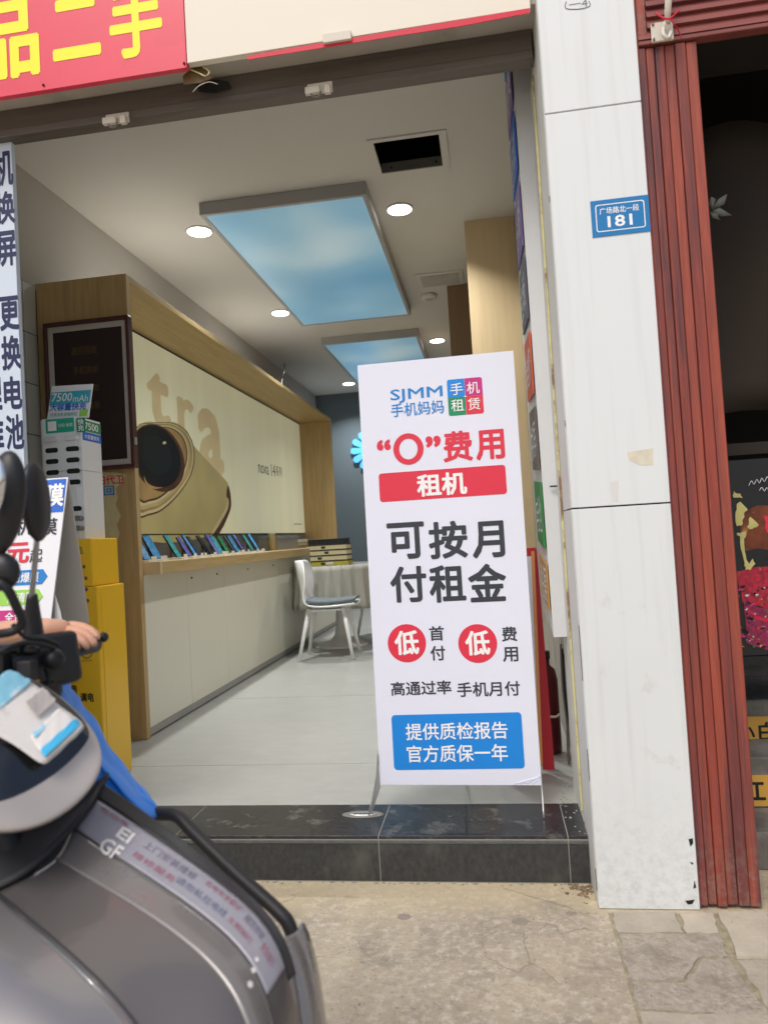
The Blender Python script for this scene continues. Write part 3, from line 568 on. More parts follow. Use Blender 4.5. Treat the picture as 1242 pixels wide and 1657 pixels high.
# ------------------------------------------------------------------ shopfront: signs, beam, banner
rs = thing('red_shop_sign', 'red shop sign board with large yellow characters above the entrance', 'sign', (-1.6, 2.45, 2.95))
box('board', -2.9, -.977, 2.452, 2.475, 2.956, 3.55, 'sign_red', rs, .001)
FS = FRONT(2.452)
text('品', FS, (-1.6705, 3.168, 0.249, 0.302), 'ink_yellow', rs, .035, .001); text('二', FS, (-1.3975, 3.171, 0.193, 0.232), 'ink_yellow', rs, .035, .001); text('手', FS, (-1.1635, 3.1655, 0.205, 0.285), 'ink_yellow', rs, .03, .001)
for p in [(-1.536, 2.45, 2.974), (-0.985, 2.45, 2.971)]: lathe('screw', (p[0], 2.449, p[2]), [(.004, -.003), (.004, .003)], 'slot_black', rs, 8)
cb_ = thing('cream_sign_board', 'blank cream sign board with a red lower edge above the doorway', 'sign board', (-.37, 2.45, 2.95))
box('board', -.974, .243, 2.452, 2.48, 2.972, 3.55, 'cream_board', cb_, .001)
slab('red_edge', [(-0.748, 2.961), (-0.522, 2.965), (-0.215, 2.966), (0.239, 2.97), (0.24, 2.954), (0.007, 2.946), (-0.216, 2.947), (-0.523, 2.947), (-0.749, 2.947)], FRONT(2.4515), .0, .003, 'ink_crimson', cb_)
box('metal_tab', *(-0.47, -0.37), 2.437, 2.4515, 2.956, 2.987, 'latch_metal', cb_, .001)
bm_ = thing('shutter_beam', 'dark steel roller shutter beam across the top of the entrance', 'shutter beam', (-.8, 2.6, 2.9))
box('box_section', -2.0, .255, 2.60, 2.70, 2.925, 3.004, 'shutter_steel', bm_, .003); box('bottom_rail', -2.0, .255, 2.595, 2.66, 2.895, 2.9245, 'shutter_steel', bm_, .002); box('rear_cover', -2.6, .309, 2.7005, 2.7105, 2.93, 4.0, 'shutter_steel', bm_)
for nm, px, lb in (('a', -1.323, 'pale shutter latch hanging near the left end of the beam'), ('b', -0.523, 'pale shutter latch hanging near the middle of the beam')):
    t = thing('shutter_latch', lb, 'latch', (px, 2.58, 2.87), 'pale latches under the shutter beam')
    box('plate', px - .045, px + .05, 2.585, 2.594, 2.875, 2.915, 'latch_metal', t, .002); box('catch', px - .05, px + .005, 2.565, 2.5845, 2.868, 2.893, 'latch_metal', t, .002); box('catch', px + .022, px + .045, 2.565, 2.5845, 2.862, 2.893, 'latch_metal', t, .002)
    tube('ring', [(px - .03, 2.573, 2.87), (px - .018, 2.573, 2.855), (px, 2.573, 2.855), (px + .008, 2.573, 2.872)], .0035, 'stand_grey', t, 6, 4)
t = thing('torn_sign_edge', 'bent torn scrap of trim hanging under the joint of the sign boards', 'torn trim', (-.93, 2.5, 2.9))
slab('bent_flap', [(-1.012, 2.956), (-0.977, 2.984), (-0.93, 2.981), (-0.897, 2.934), (-0.945, 2.923), (-1.009, 2.926)], FRONT(2.5), .0, .004, 'ink_gold', t)
tube('loose_cord', [(-0.978, 2.49, 2.973), (-0.942, 2.48, 2.947), (-0.913, 2.47, 2.925), (-0.904, 2.48, 2.948), (-0.931, 2.49, 2.975)], .003, 'yellow_caulk', t, 6, 4); tube('loose_wire', [(-0.977, 2.5, 2.895), (-0.948, 2.49, 2.908), (-0.91, 2.49, 2.916), (-0.881, 2.5, 2.909)], .0015, 'latch_metal', t, 6, 4)
slab('dark_scrap', [(-0.994, 2.981), (-0.939, 2.99), (-0.867, 2.967), (-0.859, 2.944), (-0.93, 2.936), (-0.986, 2.949)], FRONT(2.585), .0, .006, 'scooter_black', t)

wb = thing('white_banner', 'tall white banner with navy characters at the left side of the doorway', 'banner', (-2.1, 2.64, .16))
box('banner_board', -2.5, -1.803, 2.635, 2.659, .05, 2.921, 'poster_white', wb, .001)
mm('banner_white', 'cfdcea', .5, var=.02, vscale=3); wb.children[0].data.materials[0] = M['banner_white']
FB = FRONT(2.635)
for s, a in (('机', (-1.84, 2.7945, 0.084, 0.151)), ('换', (-1.84, 2.6305, 0.086, 0.135)), ('屏', (-1.842, 2.465, 0.086, 0.144)), ('更', (-1.8405, 2.2025, 0.085, 0.139)), ('换', (-1.8395, 2.0435, 0.085, 0.139)), ('电', (-1.839, 1.8825, 0.08, 0.133)), ('池', (-1.8375, 1.726, 0.079, 0.14)),
             ('理', (-1.9315, 1.8855, 0.089, 0.133)), ('手', (-1.941, 2.0435, 0.084, 0.139)), ('修', (-1.945, 2.2035, 0.084, 0.139)), ('维', (-1.93, 1.728, 0.088, 0.14))): text(s, FB, a, 'ink_navy', wb, .03, .001)

# ------------------------------------------------------------------ white pillar and its side
def grimy(m, zmax, streak, amt=.3):
    t = m.node_tree; n = t.nodes; l = t.links; b = n['Principled BSDF']; src_ = b.inputs['Base Color'].links[0].from_socket
    tc = n.new('ShaderNodeTexCoord'); sp = n.new('ShaderNodeSeparateXYZ'); l.new(tc.outputs['Object'], sp.inputs[0])
    g = n.new('ShaderNodeMapRange'); g.inputs[1].default_value = 0; g.inputs[2].default_value = zmax; g.inputs[3].default_value = amt; g.inputs[4].default_value = 0; l.new(sp.outputs[2], g.inputs[0])
    nz = n.new('ShaderNodeTexNoise'); nz.inputs['Scale'].default_value = 38; nz.inputs['Detail'].default_value = 12; nz.inputs['Roughness'].default_value = .8; l.new(tc.outputs['Object'], nz.inputs['Vector'])
    r1 = n.new('ShaderNodeMapRange'); r1.inputs[1].default_value = .46; r1.inputs[2].default_value = .62; l.new(nz.outputs[0], r1.inputs[0])
    mu = n.new('ShaderNodeMath'); mu.operation = 'MULTIPLY'; l.new(g.outputs[0], mu.inputs[0]); l.new(r1.outputs[0], mu.inputs[1])
    mp = n.new('ShaderNodeMapping'); mp.inputs['Scale'].default_value = (22, 22, .9); l.new(tc.outputs['Object'], mp.inputs[0])
    n2 = n.new('ShaderNodeTexNoise'); n2.inputs['Scale'].default_value = 1.5; n2.inputs['Detail'].default_value = 6; l.new(mp.outputs[0], n2.inputs['Vector'])
    r2 = n.new('ShaderNodeMapRange'); r2.inputs[1].default_value = .52; r2.inputs[2].default_value = .75; r2.inputs[4].default_value = streak; l.new(n2.outputs[0], r2.inputs[0])
    n3 = n.new('ShaderNodeTexNoise'); n3.inputs['Scale'].default_value = 120; n3.inputs['Detail'].default_value = 2; l.new(tc.outputs['Object'], n3.inputs['Vector'])
    r3 = n.new('ShaderNodeMapRange'); r3.inputs[1].default_value = .74; r3.inputs[2].default_value = .78; r3.inputs[4].default_value = .3; l.new(n3.outputs[0], r3.inputs[0])
    mxx = n.new('ShaderNodeMath'); mxx.operation = 'MAXIMUM'; l.new(mu.outputs[0], mxx.inputs[0]); l.new(r2.outputs[0], mxx.inputs[1])
    mx2 = n.new('ShaderNodeMath'); mx2.operation = 'MAXIMUM'; l.new(mxx.outputs[0], mx2.inputs[0]); l.new(r3.outputs[0], mx2.inputs[1])
    mc = n.new('ShaderNodeMixRGB'); l.new(mx2.outputs[0], mc.inputs[0]); l.new(src_, mc.inputs[1]); mc.inputs[2].default_value = lin('8b857a'); l.new(mc.outputs[0], b.inputs['Base Color'])
grimy(M['white_panel'], .01, .10)
for k_ in ('curb_wood', 'curb_wood_b'): grimy(M[k_], .3, .0, .6)
grimy(M['cabinet_white'], .3, .02, .12); grimy(M['kiosk_yellow'], .4, .03, .1)
pl = thing('white_pillar', 'white panel clad pillar with thin dark horizontal joints', 'pillar', (.42, 2.55, 0))
box('core', .275, .562, 2.44, 2.655, 0, 4.6, 'dark_gap', pl)
mm('pillar_panel_low', 'dee3e3', .4, var=.02, vscale=2, c2='b9b8b2', c2at=(.6, .85), c2scale=7, bump=.03, bscale=90)
grimy(M['pillar_panel_low'], .42, .14, .32)
box('cladding_panel', .264, .570, 2.425, 2.439, .002, 1.276, 'pillar_panel_low', pl, .0015); box('cladding_panel', .264, .570, 2.425, 2.439, 1.281, 2.586, 'white_panel', pl, .0015); box('cladding_panel', .264, .570, 2.425, 2.439, 2.590, 4.2, 'white_panel', pl, .0015)
box('side_cladding', .262, .2745, 2.4405, 2.69, .002, 1.276, 'white_trim', pl, .001); box('side_cladding', .262, .2745, 2.4405, 2.69, 1.281, 4.2, 'white_trim', pl, .001)
for z0, z1 in ((.72, .90), (.40, .50), (.05, .12), (1.55, 1.57), (2.30, 2.32)): box('open_joint', .2612, .2625, 2.4392, 2.4425, z0, z1, 'dark_gap', pl)
FP = FRONT(2.425)
for pts in [[(0.55, 0.221), (0.563, 0.223), (0.563, 0.208), (0.554, 0.198)], [(0.548, 0.15), (0.559, 0.148), (0.557, 0.141)], [(0.559, 0.093), (0.563, 0.072), (0.554, 0.068)], [(0.527, 0.03), (0.555, 0.034), (0.548, 0.021), (0.534, 0.019)]]: slab('paint_chip', pts, FP, -.001, .0012, 'slot_black', pl)
slab('tape_remnant', [(0.448, 1.448), (0.479, 1.452), (0.529, 1.456), (0.525, 1.403), (0.485, 1.404), (0.454, 1.422)], FP, -.001, .0008, 'tape_beige', pl)
slab('tape_remnant', [(0.388, 1.357), (0.415, 1.359), (0.41, 1.291), (0.391, 1.293)], FP, -.001, .0006, 'white_trim', pl)
text('一4', FP, (0.3945, 2.9405, 0.059, 0.025), 'ink_grey', pl, -.01, .0006, 'pencil_mark')
tube('scribble', [(0.357, 2.424, 2.955), (0.354, 2.424, 2.932), (0.399, 2.424, 2.923), (0.431, 2.424, 2.928), (0.428, 2.424, 2.945)], .0012, 'ink_grey', pl, 5, 3)
for a in [(0.295, 2.425, 2.488), (0.3, 2.425, 2.788), (0.31, 2.425, 0.607)]: pass
yc = thing('yellow_edging', 'thin yellow stained edging strip down the inner side of the pillar', 'edging strip', (.25, 2.7, .16))
box('strip', .2535, .2612, 2.6905, 2.698, .21, 2.89, 'yellow_caulk', yc, .001); 
jb = thing('door_jamb', 'pale door jamb beside the pillar inside the doorway', 'door jamb', (.27, 2.8, .16))
box('jamb_face', .262, .309, 2.7115, 3.04, .1625, 2.938, 'white_trim', jb, .001)
# folded white board with coloured service labels
sb_ = thing('service_label_board', 'tall narrow white board with coloured service labels beside the pillar', 'board', (.24, 3.0, .8))
def slantbox():
    bm = bmesh.new(); q = []
    for z, xo in ((.80, .212), (3.45, .198)):
        q.append([bm.verts.new(v) for v in ((xo, 2.88, z), (xo + .052 + (.03 if z > 2 else 0), 2.88, z), (xo + .052 + (.03 if z > 2 else 0), 3.28, z), (xo - .004, 3.28, z + (.12 if z < 1 else 0)))])
    a, b = q
    for i_ in range(4): bm.faces.new((a[i_], a[(i_ + 1) % 4], b[(i_ + 1) % 4], b[i_]))
    bm.faces.new(a[::-1]); bm.faces.new(b); return from_bm('board_body', bm, 'plastic_side', sb_)
slantbox()
mm('lab_purple', '7a62a8', .5, var=.3, vscale=20); mm('lab_slate', '55586a', .5); mm('lab_orange', 'd05a3a', .5); mm('lab_brown', '6a5f58', .5); mm('lab_green', '2e8a44', .5); mm('lab_ochre', 'c08a3a', .5)
# labels lie on the narrow face that looks across the doorway (-X)
def side_x(z): return .212 + (.198 - .212) * (z - .80) / 2.4 - .0035
for z0, z1, mt, tx_ in ((.90, 1.10, 'lab_ochre', '贴膜'), (1.14, 1.42, 'lab_green', '电池'), (1.45, 1.72, 'lab_brown', '换屏'), (1.75, 2.02, 'lab_orange', '维修'), (2.05, 2.32, 'lab_slate', '主板'), (2.34, 2.62, 'lab_purple', '分期'), (2.65, 2.9, 'ink_royal', '回收'), (2.93, 3.18, 'lab_purple', '置换'), (3.2, 3.42, 'ink_blue', '手机')):
    zc = (z0 + z1) / 2; xx = side_x(zc) - .004; fn = plane_fn((xx, 0, 0), (0, -1, 0), (0, 0, 1))
    slab('label', [(-3.26, z0 + .03), (-2.89, z0), (-2.89, z1 - .02), (-3.26, z1 + .01)], fn, -.004, .001, mt, sb_)
    text(tx_, fn, (-3.07, zc, .28, .15), 'ink_white', sb_, .0, .002)
box('bracket', .262, .30, 2.87, 2.879, 1.345, 1.352, 'dark_gap', sb_)
t = thing('drop_bolt_plate', 'small dark shutter stop on the door edge beside the yellow strip', 'shutter stop', (.25, 2.87, 1.33)); q = (0.255, 2.86, 1.381)
box('bolt', q[0] - .02, q[0] + .012, 2.86, 2.866, q[2] - .004, q[2] + .002, 'slot_black', t)

# street number plate
np_ = thing('street_number_plate', 'blue street number plate 181 on the white pillar', 'number plate', (.48, 2.42, 2.16))
FN = plane_fn((.479, 2.4235, 2.217), (1, 0, 0), (0, 0, 1))
slab('plate', [(-.091, -.06), (.091, -.06), (.091, .06), (-.091, .06)], FN, -.001, .001, 'plate_blue', np_)
outer = rrect(0, 0, .154, .090, .008); inner = rrect(0, 0, .148, .084, .006)
bm = bmesh.new(); A_ = [bm.verts.new(FN(x, y, .0016)) for x, y in outer]; B_ = [bm.verts.new(FN(x, y, .0016)) for x, y in inner]
for i_ in range(len(A_)): bm.faces.new((A_[i_], A_[(i_ + 1) % len(A_)], B_[(i_ + 1) % len(A_)], B_[i_]))
from_bm('border_line', bm, 'ink_white', np_)
text('广场路北一段', FN, (-.002, .023, .124, .022), 'ink_white', np_, .01, .0012); text('181', FN, (-.002, -.014, .078, .038), 'ink_white', np_, .02, .0012)

# ------------------------------------------------------------------ red wooden cladding of the neighbour
wp = thing('red_wood_pilaster', 'reddish brown fluted wooden pilaster right of the white pillar', 'pilaster', (.67, 2.45, 0))
xb = [.5755, .598, .626, .656, .688, .7225, .7575]
for k in range(6): box('slat', xb[k], xb[k + 1] - .0018, 2.429 + (.004 if k % 2 else 0), 2.46, .012 + .003 * math.sin(k * 2.3), 2.765, ['curb_wood', 'curb_wood_b'][k % 2], wp, .004, 2)
box('backing', .572, .7570, 2.4601, 2.66, 0.003, 2.765, 'curb_wood_h', wp); box('edge_trim', .5712, .5748, 2.4295, 2.4599, .01, 4.2, 'curb_wood', wp)
hd = thing('red_wood_header', 'reddish wooden clapboard header over the neighbouring doorway', 'header', (1.2, 2.5, 2.77))
for k in range(9):
    z = 2.785 + k * .036
    bm = bmesh.new(); x0 = .605 if k > 0 else .575
    vs = [bm.verts.new(v) for v in ((x0, 2.418, z), (3.5, 2.418, z), (3.5, 2.432, z + .0355), (x0, 2.432, z + .0355), (x0, 2.46, z), (3.5, 2.46, z), (3.5, 2.46, z + .0355), (x0, 2.46, z + .0355))]
    for f_ in ((0, 1, 2, 3), (5, 4, 7, 6), (4, 0, 3, 7), (1, 5, 6, 2), (3, 2, 6, 7), (4, 5, 1, 0)): bm.faces.new([vs[q] for q in f_])
    from_bm('clapboard', bm, 'curb_wood_h', hd)
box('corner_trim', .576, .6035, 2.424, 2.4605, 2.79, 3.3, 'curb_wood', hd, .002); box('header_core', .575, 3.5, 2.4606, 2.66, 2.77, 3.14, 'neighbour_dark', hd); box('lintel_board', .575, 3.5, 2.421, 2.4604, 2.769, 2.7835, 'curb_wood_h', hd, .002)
cp = thing('conduit_bracket', 'cream metal bracket with pipe and red string on the wood header', 'bracket', (.62, 2.4, 2.8))
q0, q1 = (0.613, 2.41, 2.77), (0.681, 2.41, 2.82)
box('wall_plate', q0[0], q1[0], 2.408, 2.417, q0[2] - .005, q1[2] + .008, 'latch_metal', cp, .002)
for a, b_ in ((.006, 0), (.006, .05), (.055, 0), (.055, .05)): lathe('bolt', (q0[0] + a, 2.407, q0[2] + .002 + b_), [(.004, -.004), (.004, .004)], 'stand_grey', cp, 8)
tube('pipe', [(0.671, 2.36, 2.979), (0.66, 2.36, 2.87), (0.658, 2.375, 2.827), (0.661, 2.39, 2.809)], [.011, .011, .01, .008], 'latch_metal', cp, 12, 3); tube('hook', [(0.654, 2.395, 2.814), (0.638, 2.37, 2.767), (0.651, 2.37, 2.745), (0.668, 2.385, 2.776)], .006, 'latch_metal', cp, 8, 4)
tube('red_string', [(0.62, 2.37, 2.834), (0.636, 2.365, 2.814), (0.657, 2.362, 2.802), (0.678, 2.365, 2.817), (0.691, 2.37, 2.83)], .003, 'ink_crimson', cp, 6, 3); tube('red_string', [(0.659, 2.362, 2.802), (0.673, 2.37, 2.789), (0.692, 2.39, 2.776), (0.701, 2.4, 2.757)], .002, 'ink_crimson', cp, 6, 3)

# neighbour's dark interior
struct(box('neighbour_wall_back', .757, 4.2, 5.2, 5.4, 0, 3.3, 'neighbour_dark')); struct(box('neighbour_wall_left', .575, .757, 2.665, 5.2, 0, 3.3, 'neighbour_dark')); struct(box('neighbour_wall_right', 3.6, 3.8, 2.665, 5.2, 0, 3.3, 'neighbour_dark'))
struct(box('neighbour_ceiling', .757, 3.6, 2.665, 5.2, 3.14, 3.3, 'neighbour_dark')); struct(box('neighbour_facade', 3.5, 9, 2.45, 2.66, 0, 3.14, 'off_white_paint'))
nb = thing('neighbour_canopy', 'dark brown draped cloth lining inside the neighbouring doorway', 'drape', (1.2, 2.9, 2.3))
sheet('drape', [[(x, 2.95 + .05 * math.sin(x * 9 + z * 3), z + .02 * math.sin(x * 14)) for x in [.76 + .12 * i_ for i_ in range(12)]] for z in (2.72, 2.5, 2.3, 2.1, 1.85, 1.62)], 'neighbour_brown', nb, .01, 1)
pf = thing('paper_flower', 'small pale paper flower hanging in the dark neighbouring doorway', 'paper flower', (.84, 2.7, 2.2))
for pts in [[(0.834, 2.68, 2.302), (0.859, 2.66, 2.334), (0.896, 2.68, 2.358), (0.878, 2.66, 2.314)], [(0.834, 2.68, 2.302), (0.861, 2.66, 2.303), (0.907, 2.68, 2.279), (0.863, 2.66, 2.272)], [(0.832, 2.68, 2.329), (0.836, 2.66, 2.346), (0.858, 2.68, 2.343), (0.836, 2.66, 2.297)], [(0.834, 2.68, 2.302), (0.834, 2.66, 2.271), (0.867, 2.68, 2.267), (0.852, 2.66, 2.282)]]:
    sheet('petal', [[pts[0], pts[1]], [pts[3], pts[2]]], 'petal_dim', pf, .001, 0)
# steps with amber signs
ns = thing('neighbour_steps', 'worn concrete steps of the neighbouring doorway', 'steps', (1.5, 3.0, 0)); ns['kind'] = 'structure'; del ns['category']
box('step', .7575, 3.5, 2.70, 2.93, 0, .13, 'concrete_step', ns, .006); box('step', .7575, 3.5, 2.9305, 3.18, 0, .315, 'concrete_step', ns, .006); box('step', .7575, 3.5, 3.1805, 5.19, 0, .47, 'concrete_step', ns, .006)
for (s, Y, q, lb) in (('小白', 3.18, [(0.964, 3.175, 0.405), (1.097, 3.175, 0.283)], 'upper amber sign on the riser of the neighbouring steps'), ('江', 2.93, [(0.894, 2.925, 0.251), (1.027, 2.925, 0.138)], 'lower amber sign on the riser of the neighbouring steps')):
    t = thing('riser_sign', lb, 'sign', (q[0][0], Y, q[1][2]), 'amber signs on the neighbouring steps')
    x0 = .80; box('board', x0, x0 + .62, Y - .0075, Y - .0008, q[1][2] - .002, q[0][2], 'sign_amber', t, .001); fn = FRONT(Y - .0075); zc = (q[0][2] + q[1][2]) / 2
    if s == '小白': text('小', fn, (0.97, zc, .075, .078), 'ink_black', t, .02, .001); text('白', fn, (1.057, zc, .07, .078), 'ink_black', t, .02, .001)
    else: text('江', fn, (0.91, zc, .08, .078), 'ink_black', t, .03, .001)
# dark food poster on a stand
fp = thing('food_poster', 'black poster with gold brush character and red crayfish dish', 'poster', (1.1, 2.9, .7))
PX0, PX1, PZ0, PZ1 = .86, 1.42, .70, 1.435
box('poster_board', PX0, PX1, 2.905, 2.925, PZ0, PZ1, 'poster_black', fp, .001)
box('top_rail', PX0 - .06, PX1 + .1, 2.93, 2.96, 1.455, 1.50, 'neighbour_brown', fp)
box('bottom_rail', PX0, PX1, 2.90, 2.93, .665, .698, 'metal_dark', fp)
for x in (PX0 + .02, PX1 - .04): box('stand_leg', x, x + .02, 2.93, 2.95, .3155, 1.455, 'metal_dark', fp)
FF = FRONT(2.905)
def fpoly(nm, m, pts, d=.0012): slab(nm, jag(pts, 3, .004), FF, -.001, d, m, fp)
fpoly('printed_glow', 'food_orange', [(0.928, 1.23), (0.993, 1.259), (1.308, 1.245), (1.294, 1.052), (0.992, 1.096), (0.926, 1.091)])
fpoly('brush_stroke', 'brush_gold', [(0.912, 1.318), (0.937, 1.307), (0.941, 1.29), (0.91, 1.295)], .0022)
fpoly('brush_stroke', 'brush_gold', [(0.919, 1.264), (0.933, 1.277), (0.957, 1.247), (0.943, 1.234), (0.936, 1.193), (0.915, 1.185), (0.912, 1.227)], .0022)
fpoly('brush_stroke', 'brush_gold', [(0.912, 1.161), (0.947, 1.164), (0.936, 1.137), (0.938, 1.072), (0.948, 1.025), (0.934, 1.021), (0.926, 1.084), (0.923, 1.142)], .0022)
fpoly('brush_stroke', 'brush_gold', [(0.932, 1.044), (0.949, 1.043), (0.961, 1.061), (0.969, 1.042), (0.95, 1.02), (0.932, 1.023)], .0030)
fpoly('brush_stroke', 'brush_gold', [(0.964, 1.219), (0.978, 1.204), (0.992, 1.185), (0.967, 1.172), (0.95, 1.182)], .0022)
fpoly('printed_food', 'food_red', [(0.899, 1.016), (0.955, 1.029), (1.291, 1.018), (1.281, 0.882), (0.998, 0.872), (0.913, 0.899)], .0018)
fpoly('printed_bowl', 'food_magenta', [(0.917, 0.906), (0.976, 0.876), (1.279, 0.86), (1.267, 0.702), (0.987, 0.719), (0.917, 0.749)], .0026)
fpoly('printed_shell', 'ink_red', [(1.01, 1.218), (1.306, 1.222), (1.3, 1.132), (1.018, 1.155)], .0032); fpoly('printed_bowl_rim', 'ink_crimson', [(0.928, 0.875), (0.963, 0.844), (1.037, 0.822), (1.276, 0.817), (1.275, 0.806), (1.026, 0.811), (0.956, 0.833)], .0036)
for k in range(200):
    x = random.uniform(.885, 1.38); z = random.uniform(.73, .96); s = random.uniform(.003, .009)
    fpoly('printed_spice', random.choice(['ink_red', 'sign_amber', 'poster_black', 'poster_black', 'ink_crimson', 'phone_green', 'ink_magenta', 'food_magenta', 'plastic_side']), [(x - s, z), (x, z - s * .6), (x + s, z + s * .2), (x, z + s * .8)], .0042)
for k in range(2): tube('white_scrawl', [(0.966, 2.9, 1.335), (0.977, 2.9, 1.353), (0.985, 2.9, 1.339), (0.996, 2.9, 1.357), (1.004, 2.9, 1.342), (1.014, 2.9, 1.361), (1.022, 2.9, 1.346), (1.033, 2.9, 1.364), (1.041, 2.9, 1.35)] if k == 0 else [(1.002, 2.9, 1.314), (1.012, 2.9, 1.326), (1.019, 2.9, 1.311), (1.029, 2.9, 1.324), (1.037, 2.9, 1.309), (1.046, 2.9, 1.321)], .0011, 'ink_white', fp, 5, 3)

# ------------------------------------------------------------------ the standee
sdn = thing('advert_standee', 'tall white X frame standee advertising phone rental in front of the doorway', 'standee', (-.18, 2.8, .162))
kx = .036; SF = plane_fn((0, 2.80 - .26 * kx, 0), (1, 0, 0), (0, kx, 1))
TL, TR, BR, BL = [(-0.4868, 1.9176), (0.1303, 1.9185), (0.1268, 0.2638), (-0.4826, 0.2718)]
# fabric with slight billow
N1, N2 = 10, 24; grid = []
for j in range(N2 + 1):
    v = j / N2; row = []
    for i_ in range(N1 + 1):
        u_ = i_ / N1; x = (TL[0] + (TR[0] - TL[0]) * u_) * (1 - v) + (BL[0] + (BR[0] - BL[0]) * u_) * v; z = (TL[1] + (TR[1] - TL[1]) * u_) * (1 - v) + (BL[1] + (BR[1] - BL[1]) * u_) * v
        row.append(SF(x, z, -.0019))
    grid.append(row)
sheet('banner_sheet', grid, 'standee_fabric', sdn, .003, 0, False)
def st_text(s, fit, m, bold, sk=0.): text(s, SF, fit, m, sdn, bold, .0005, 'lettering', sk)
st_text('SJMM', (-0.257, 1.7779, 0.2079, 0.0568), 'ink_blue', .012, .0); st_text('手机妈妈', (-0.2565, 1.7221, 0.2101, 0.0542), 'ink_blue', .012)
q = (-0.0658, 1.7538, 0.1367, 0.1441)
cxx, czz, ww, hh = q; h2 = .0005
def quad_tile(sx, sy, m):
    r_ = .009; pts = []; x0_, y0_ = cxx, czz; X1_, Y1_ = cxx + sx * ww / 2, czz + sy * hh / 2
    pts = [(x0_ + sx * h2, y0_ + sy * h2), (X1_, y0_ + sy * h2)]
    for k in range(6): a = R(90 * k / 5); pts.append((X1_ - sx * r_ + sx * r_ * math.cos(a), Y1_ - sy * r_ + sy * r_ * math.sin(a)))
    pts.append((x0_ + sx * h2, Y1_)); slab('logo_tile', pts if sx * sy > 0 else pts[::-1], SF, -.001, .0006, m, sdn)
quad_tile(-1, 1, 'ink_skyblue'); quad_tile(1, 1, 'ink_magenta'); quad_tile(-1, -1, 'ink_green'); quad_tile(1, -1, 'ink_red')
for s, sx, sy in (('手', -1, 1), ('机', 1, 1), ('租', -1, -1), ('赁', 1, -1)): text(s, SF, (cxx + sx * ww * .235, czz + sy * hh * .225, ww * .36, hh * .33), 'ink_white', sdn, .006, .0015)
slab('logo_star', [(cxx, czz + .006), (cxx + .0015, czz + .0015), (cxx + .006, czz), (cxx + .0015, czz - .0015), (cxx, czz - .006), (cxx - .0015, czz - .0015), (cxx - .006, czz), (cxx - .0015, czz + .0015)], SF, 0, .002, 'ink_white', sdn)
st_text('“', (-0.398, 1.5876, 0.0568, 0.0443), 'ink_red', .04); st_text('”', (-0.2016, 1.5859, 0.0605, 0.0464), 'ink_red', .04)
q = (-0.3007, 1.5642, 0.1198, 0.1249)
bm = bmesh.new(); A_ = [bm.verts.new(SF(x, y, .001)) for x, y in ell(q[0], q[1], q[2] / 2, q[3] / 2, 48)]; B_ = [bm.verts.new(SF(x, y, .001)) for x, y in ell(q[0], q[1], q[2] / 2 * .61, q[3] / 2 * .66, 48)]
for i_ in range(48): bm.faces.new((A_[i_], A_[(i_ + 1) % 48], B_[(i_ + 1) % 48], B_[i_]))
from_bm('lettering', bm, 'ink_red', sdn)
st_text('费', (-0.1077, 1.5604, 0.115, 0.1213), 'ink_red', .03); st_text('用', (0.0177, 1.5568, 0.1112, 0.1181), 'ink_red', .03)
q = (-0.1771, 1.4181, 0.4953, 0.1136)
slab('red_label', rrect(q[0], q[1], q[2], q[3], .012), SF, -.001, .0006, 'ink_red', sdn); text('租机', SF, (-0.1781, 1.4159, 0.1948, 0.0894), 'ink_white', sdn, .03, .0015)
for s, r_ in (('可', (-0.3309, 1.204, 0.1482, 0.1447)), ('按', (-0.1669, 1.1981, 0.1505, 0.1459)), ('月', (-0.0127, 1.1903, 0.1246, 0.1423)), ('付', (-0.3307, 1.0341, 0.1428, 0.1412)), ('租', (-0.1793, 1.0291, 0.1405, 0.1448)), ('金', (-0.0267, 1.0251, 0.1454, 0.146))): st_text(s, r_, 'ink_dark', .028)
for r_, s2 in (((-0.3496, 0.807, 0.1495, 0.1469), 1), ((-0.0776, 0.7957, 0.1476, 0.1471), 2)):
    slab('red_disc', ell(r_[0], r_[1], r_[2] / 2, r_[3] / 2, 40), SF, -.001, .0006, 'ink_red', sdn); text('低', SF, (r_[0], r_[1] + .002, r_[2] * .64, r_[3] * .64), 'ink_white', sdn, .03, .0015)
for s, r_ in (('首', (-0.2321, 0.8403, 0.0572, 0.0566)), ('付', (-0.2318, 0.7648, 0.0571, 0.0564)), ('费', (0.0438, 0.8272, 0.0579, 0.0558)), ('用', (0.0434, 0.7505, 0.0578, 0.0556))): st_text(s, r_, 'ink_dark', .02)
st_text('高通过率', (-0.3046, 0.6342, 0.2341, 0.0539), 'ink_dark', .018); st_text('手机月付', (-0.0479, 0.6235, 0.2372, 0.0555), 'ink_dark', .018)
q = (-0.1781, 0.4301, 0.4949, 0.2076)
slab('blue_label', rrect(q[0], q[1], q[2], q[3], .014), SF, -.001, .0006, 'ink_skyblue', sdn)
text('提供质检报告', SF, (-0.1792, 0.4692, 0.3874, 0.0647), 'ink_white', sdn, .012, .0015); text('官方质保一年', SF, (-0.1818, 0.3861, 0.382, 0.0645), 'ink_white', sdn, .012, .0015)
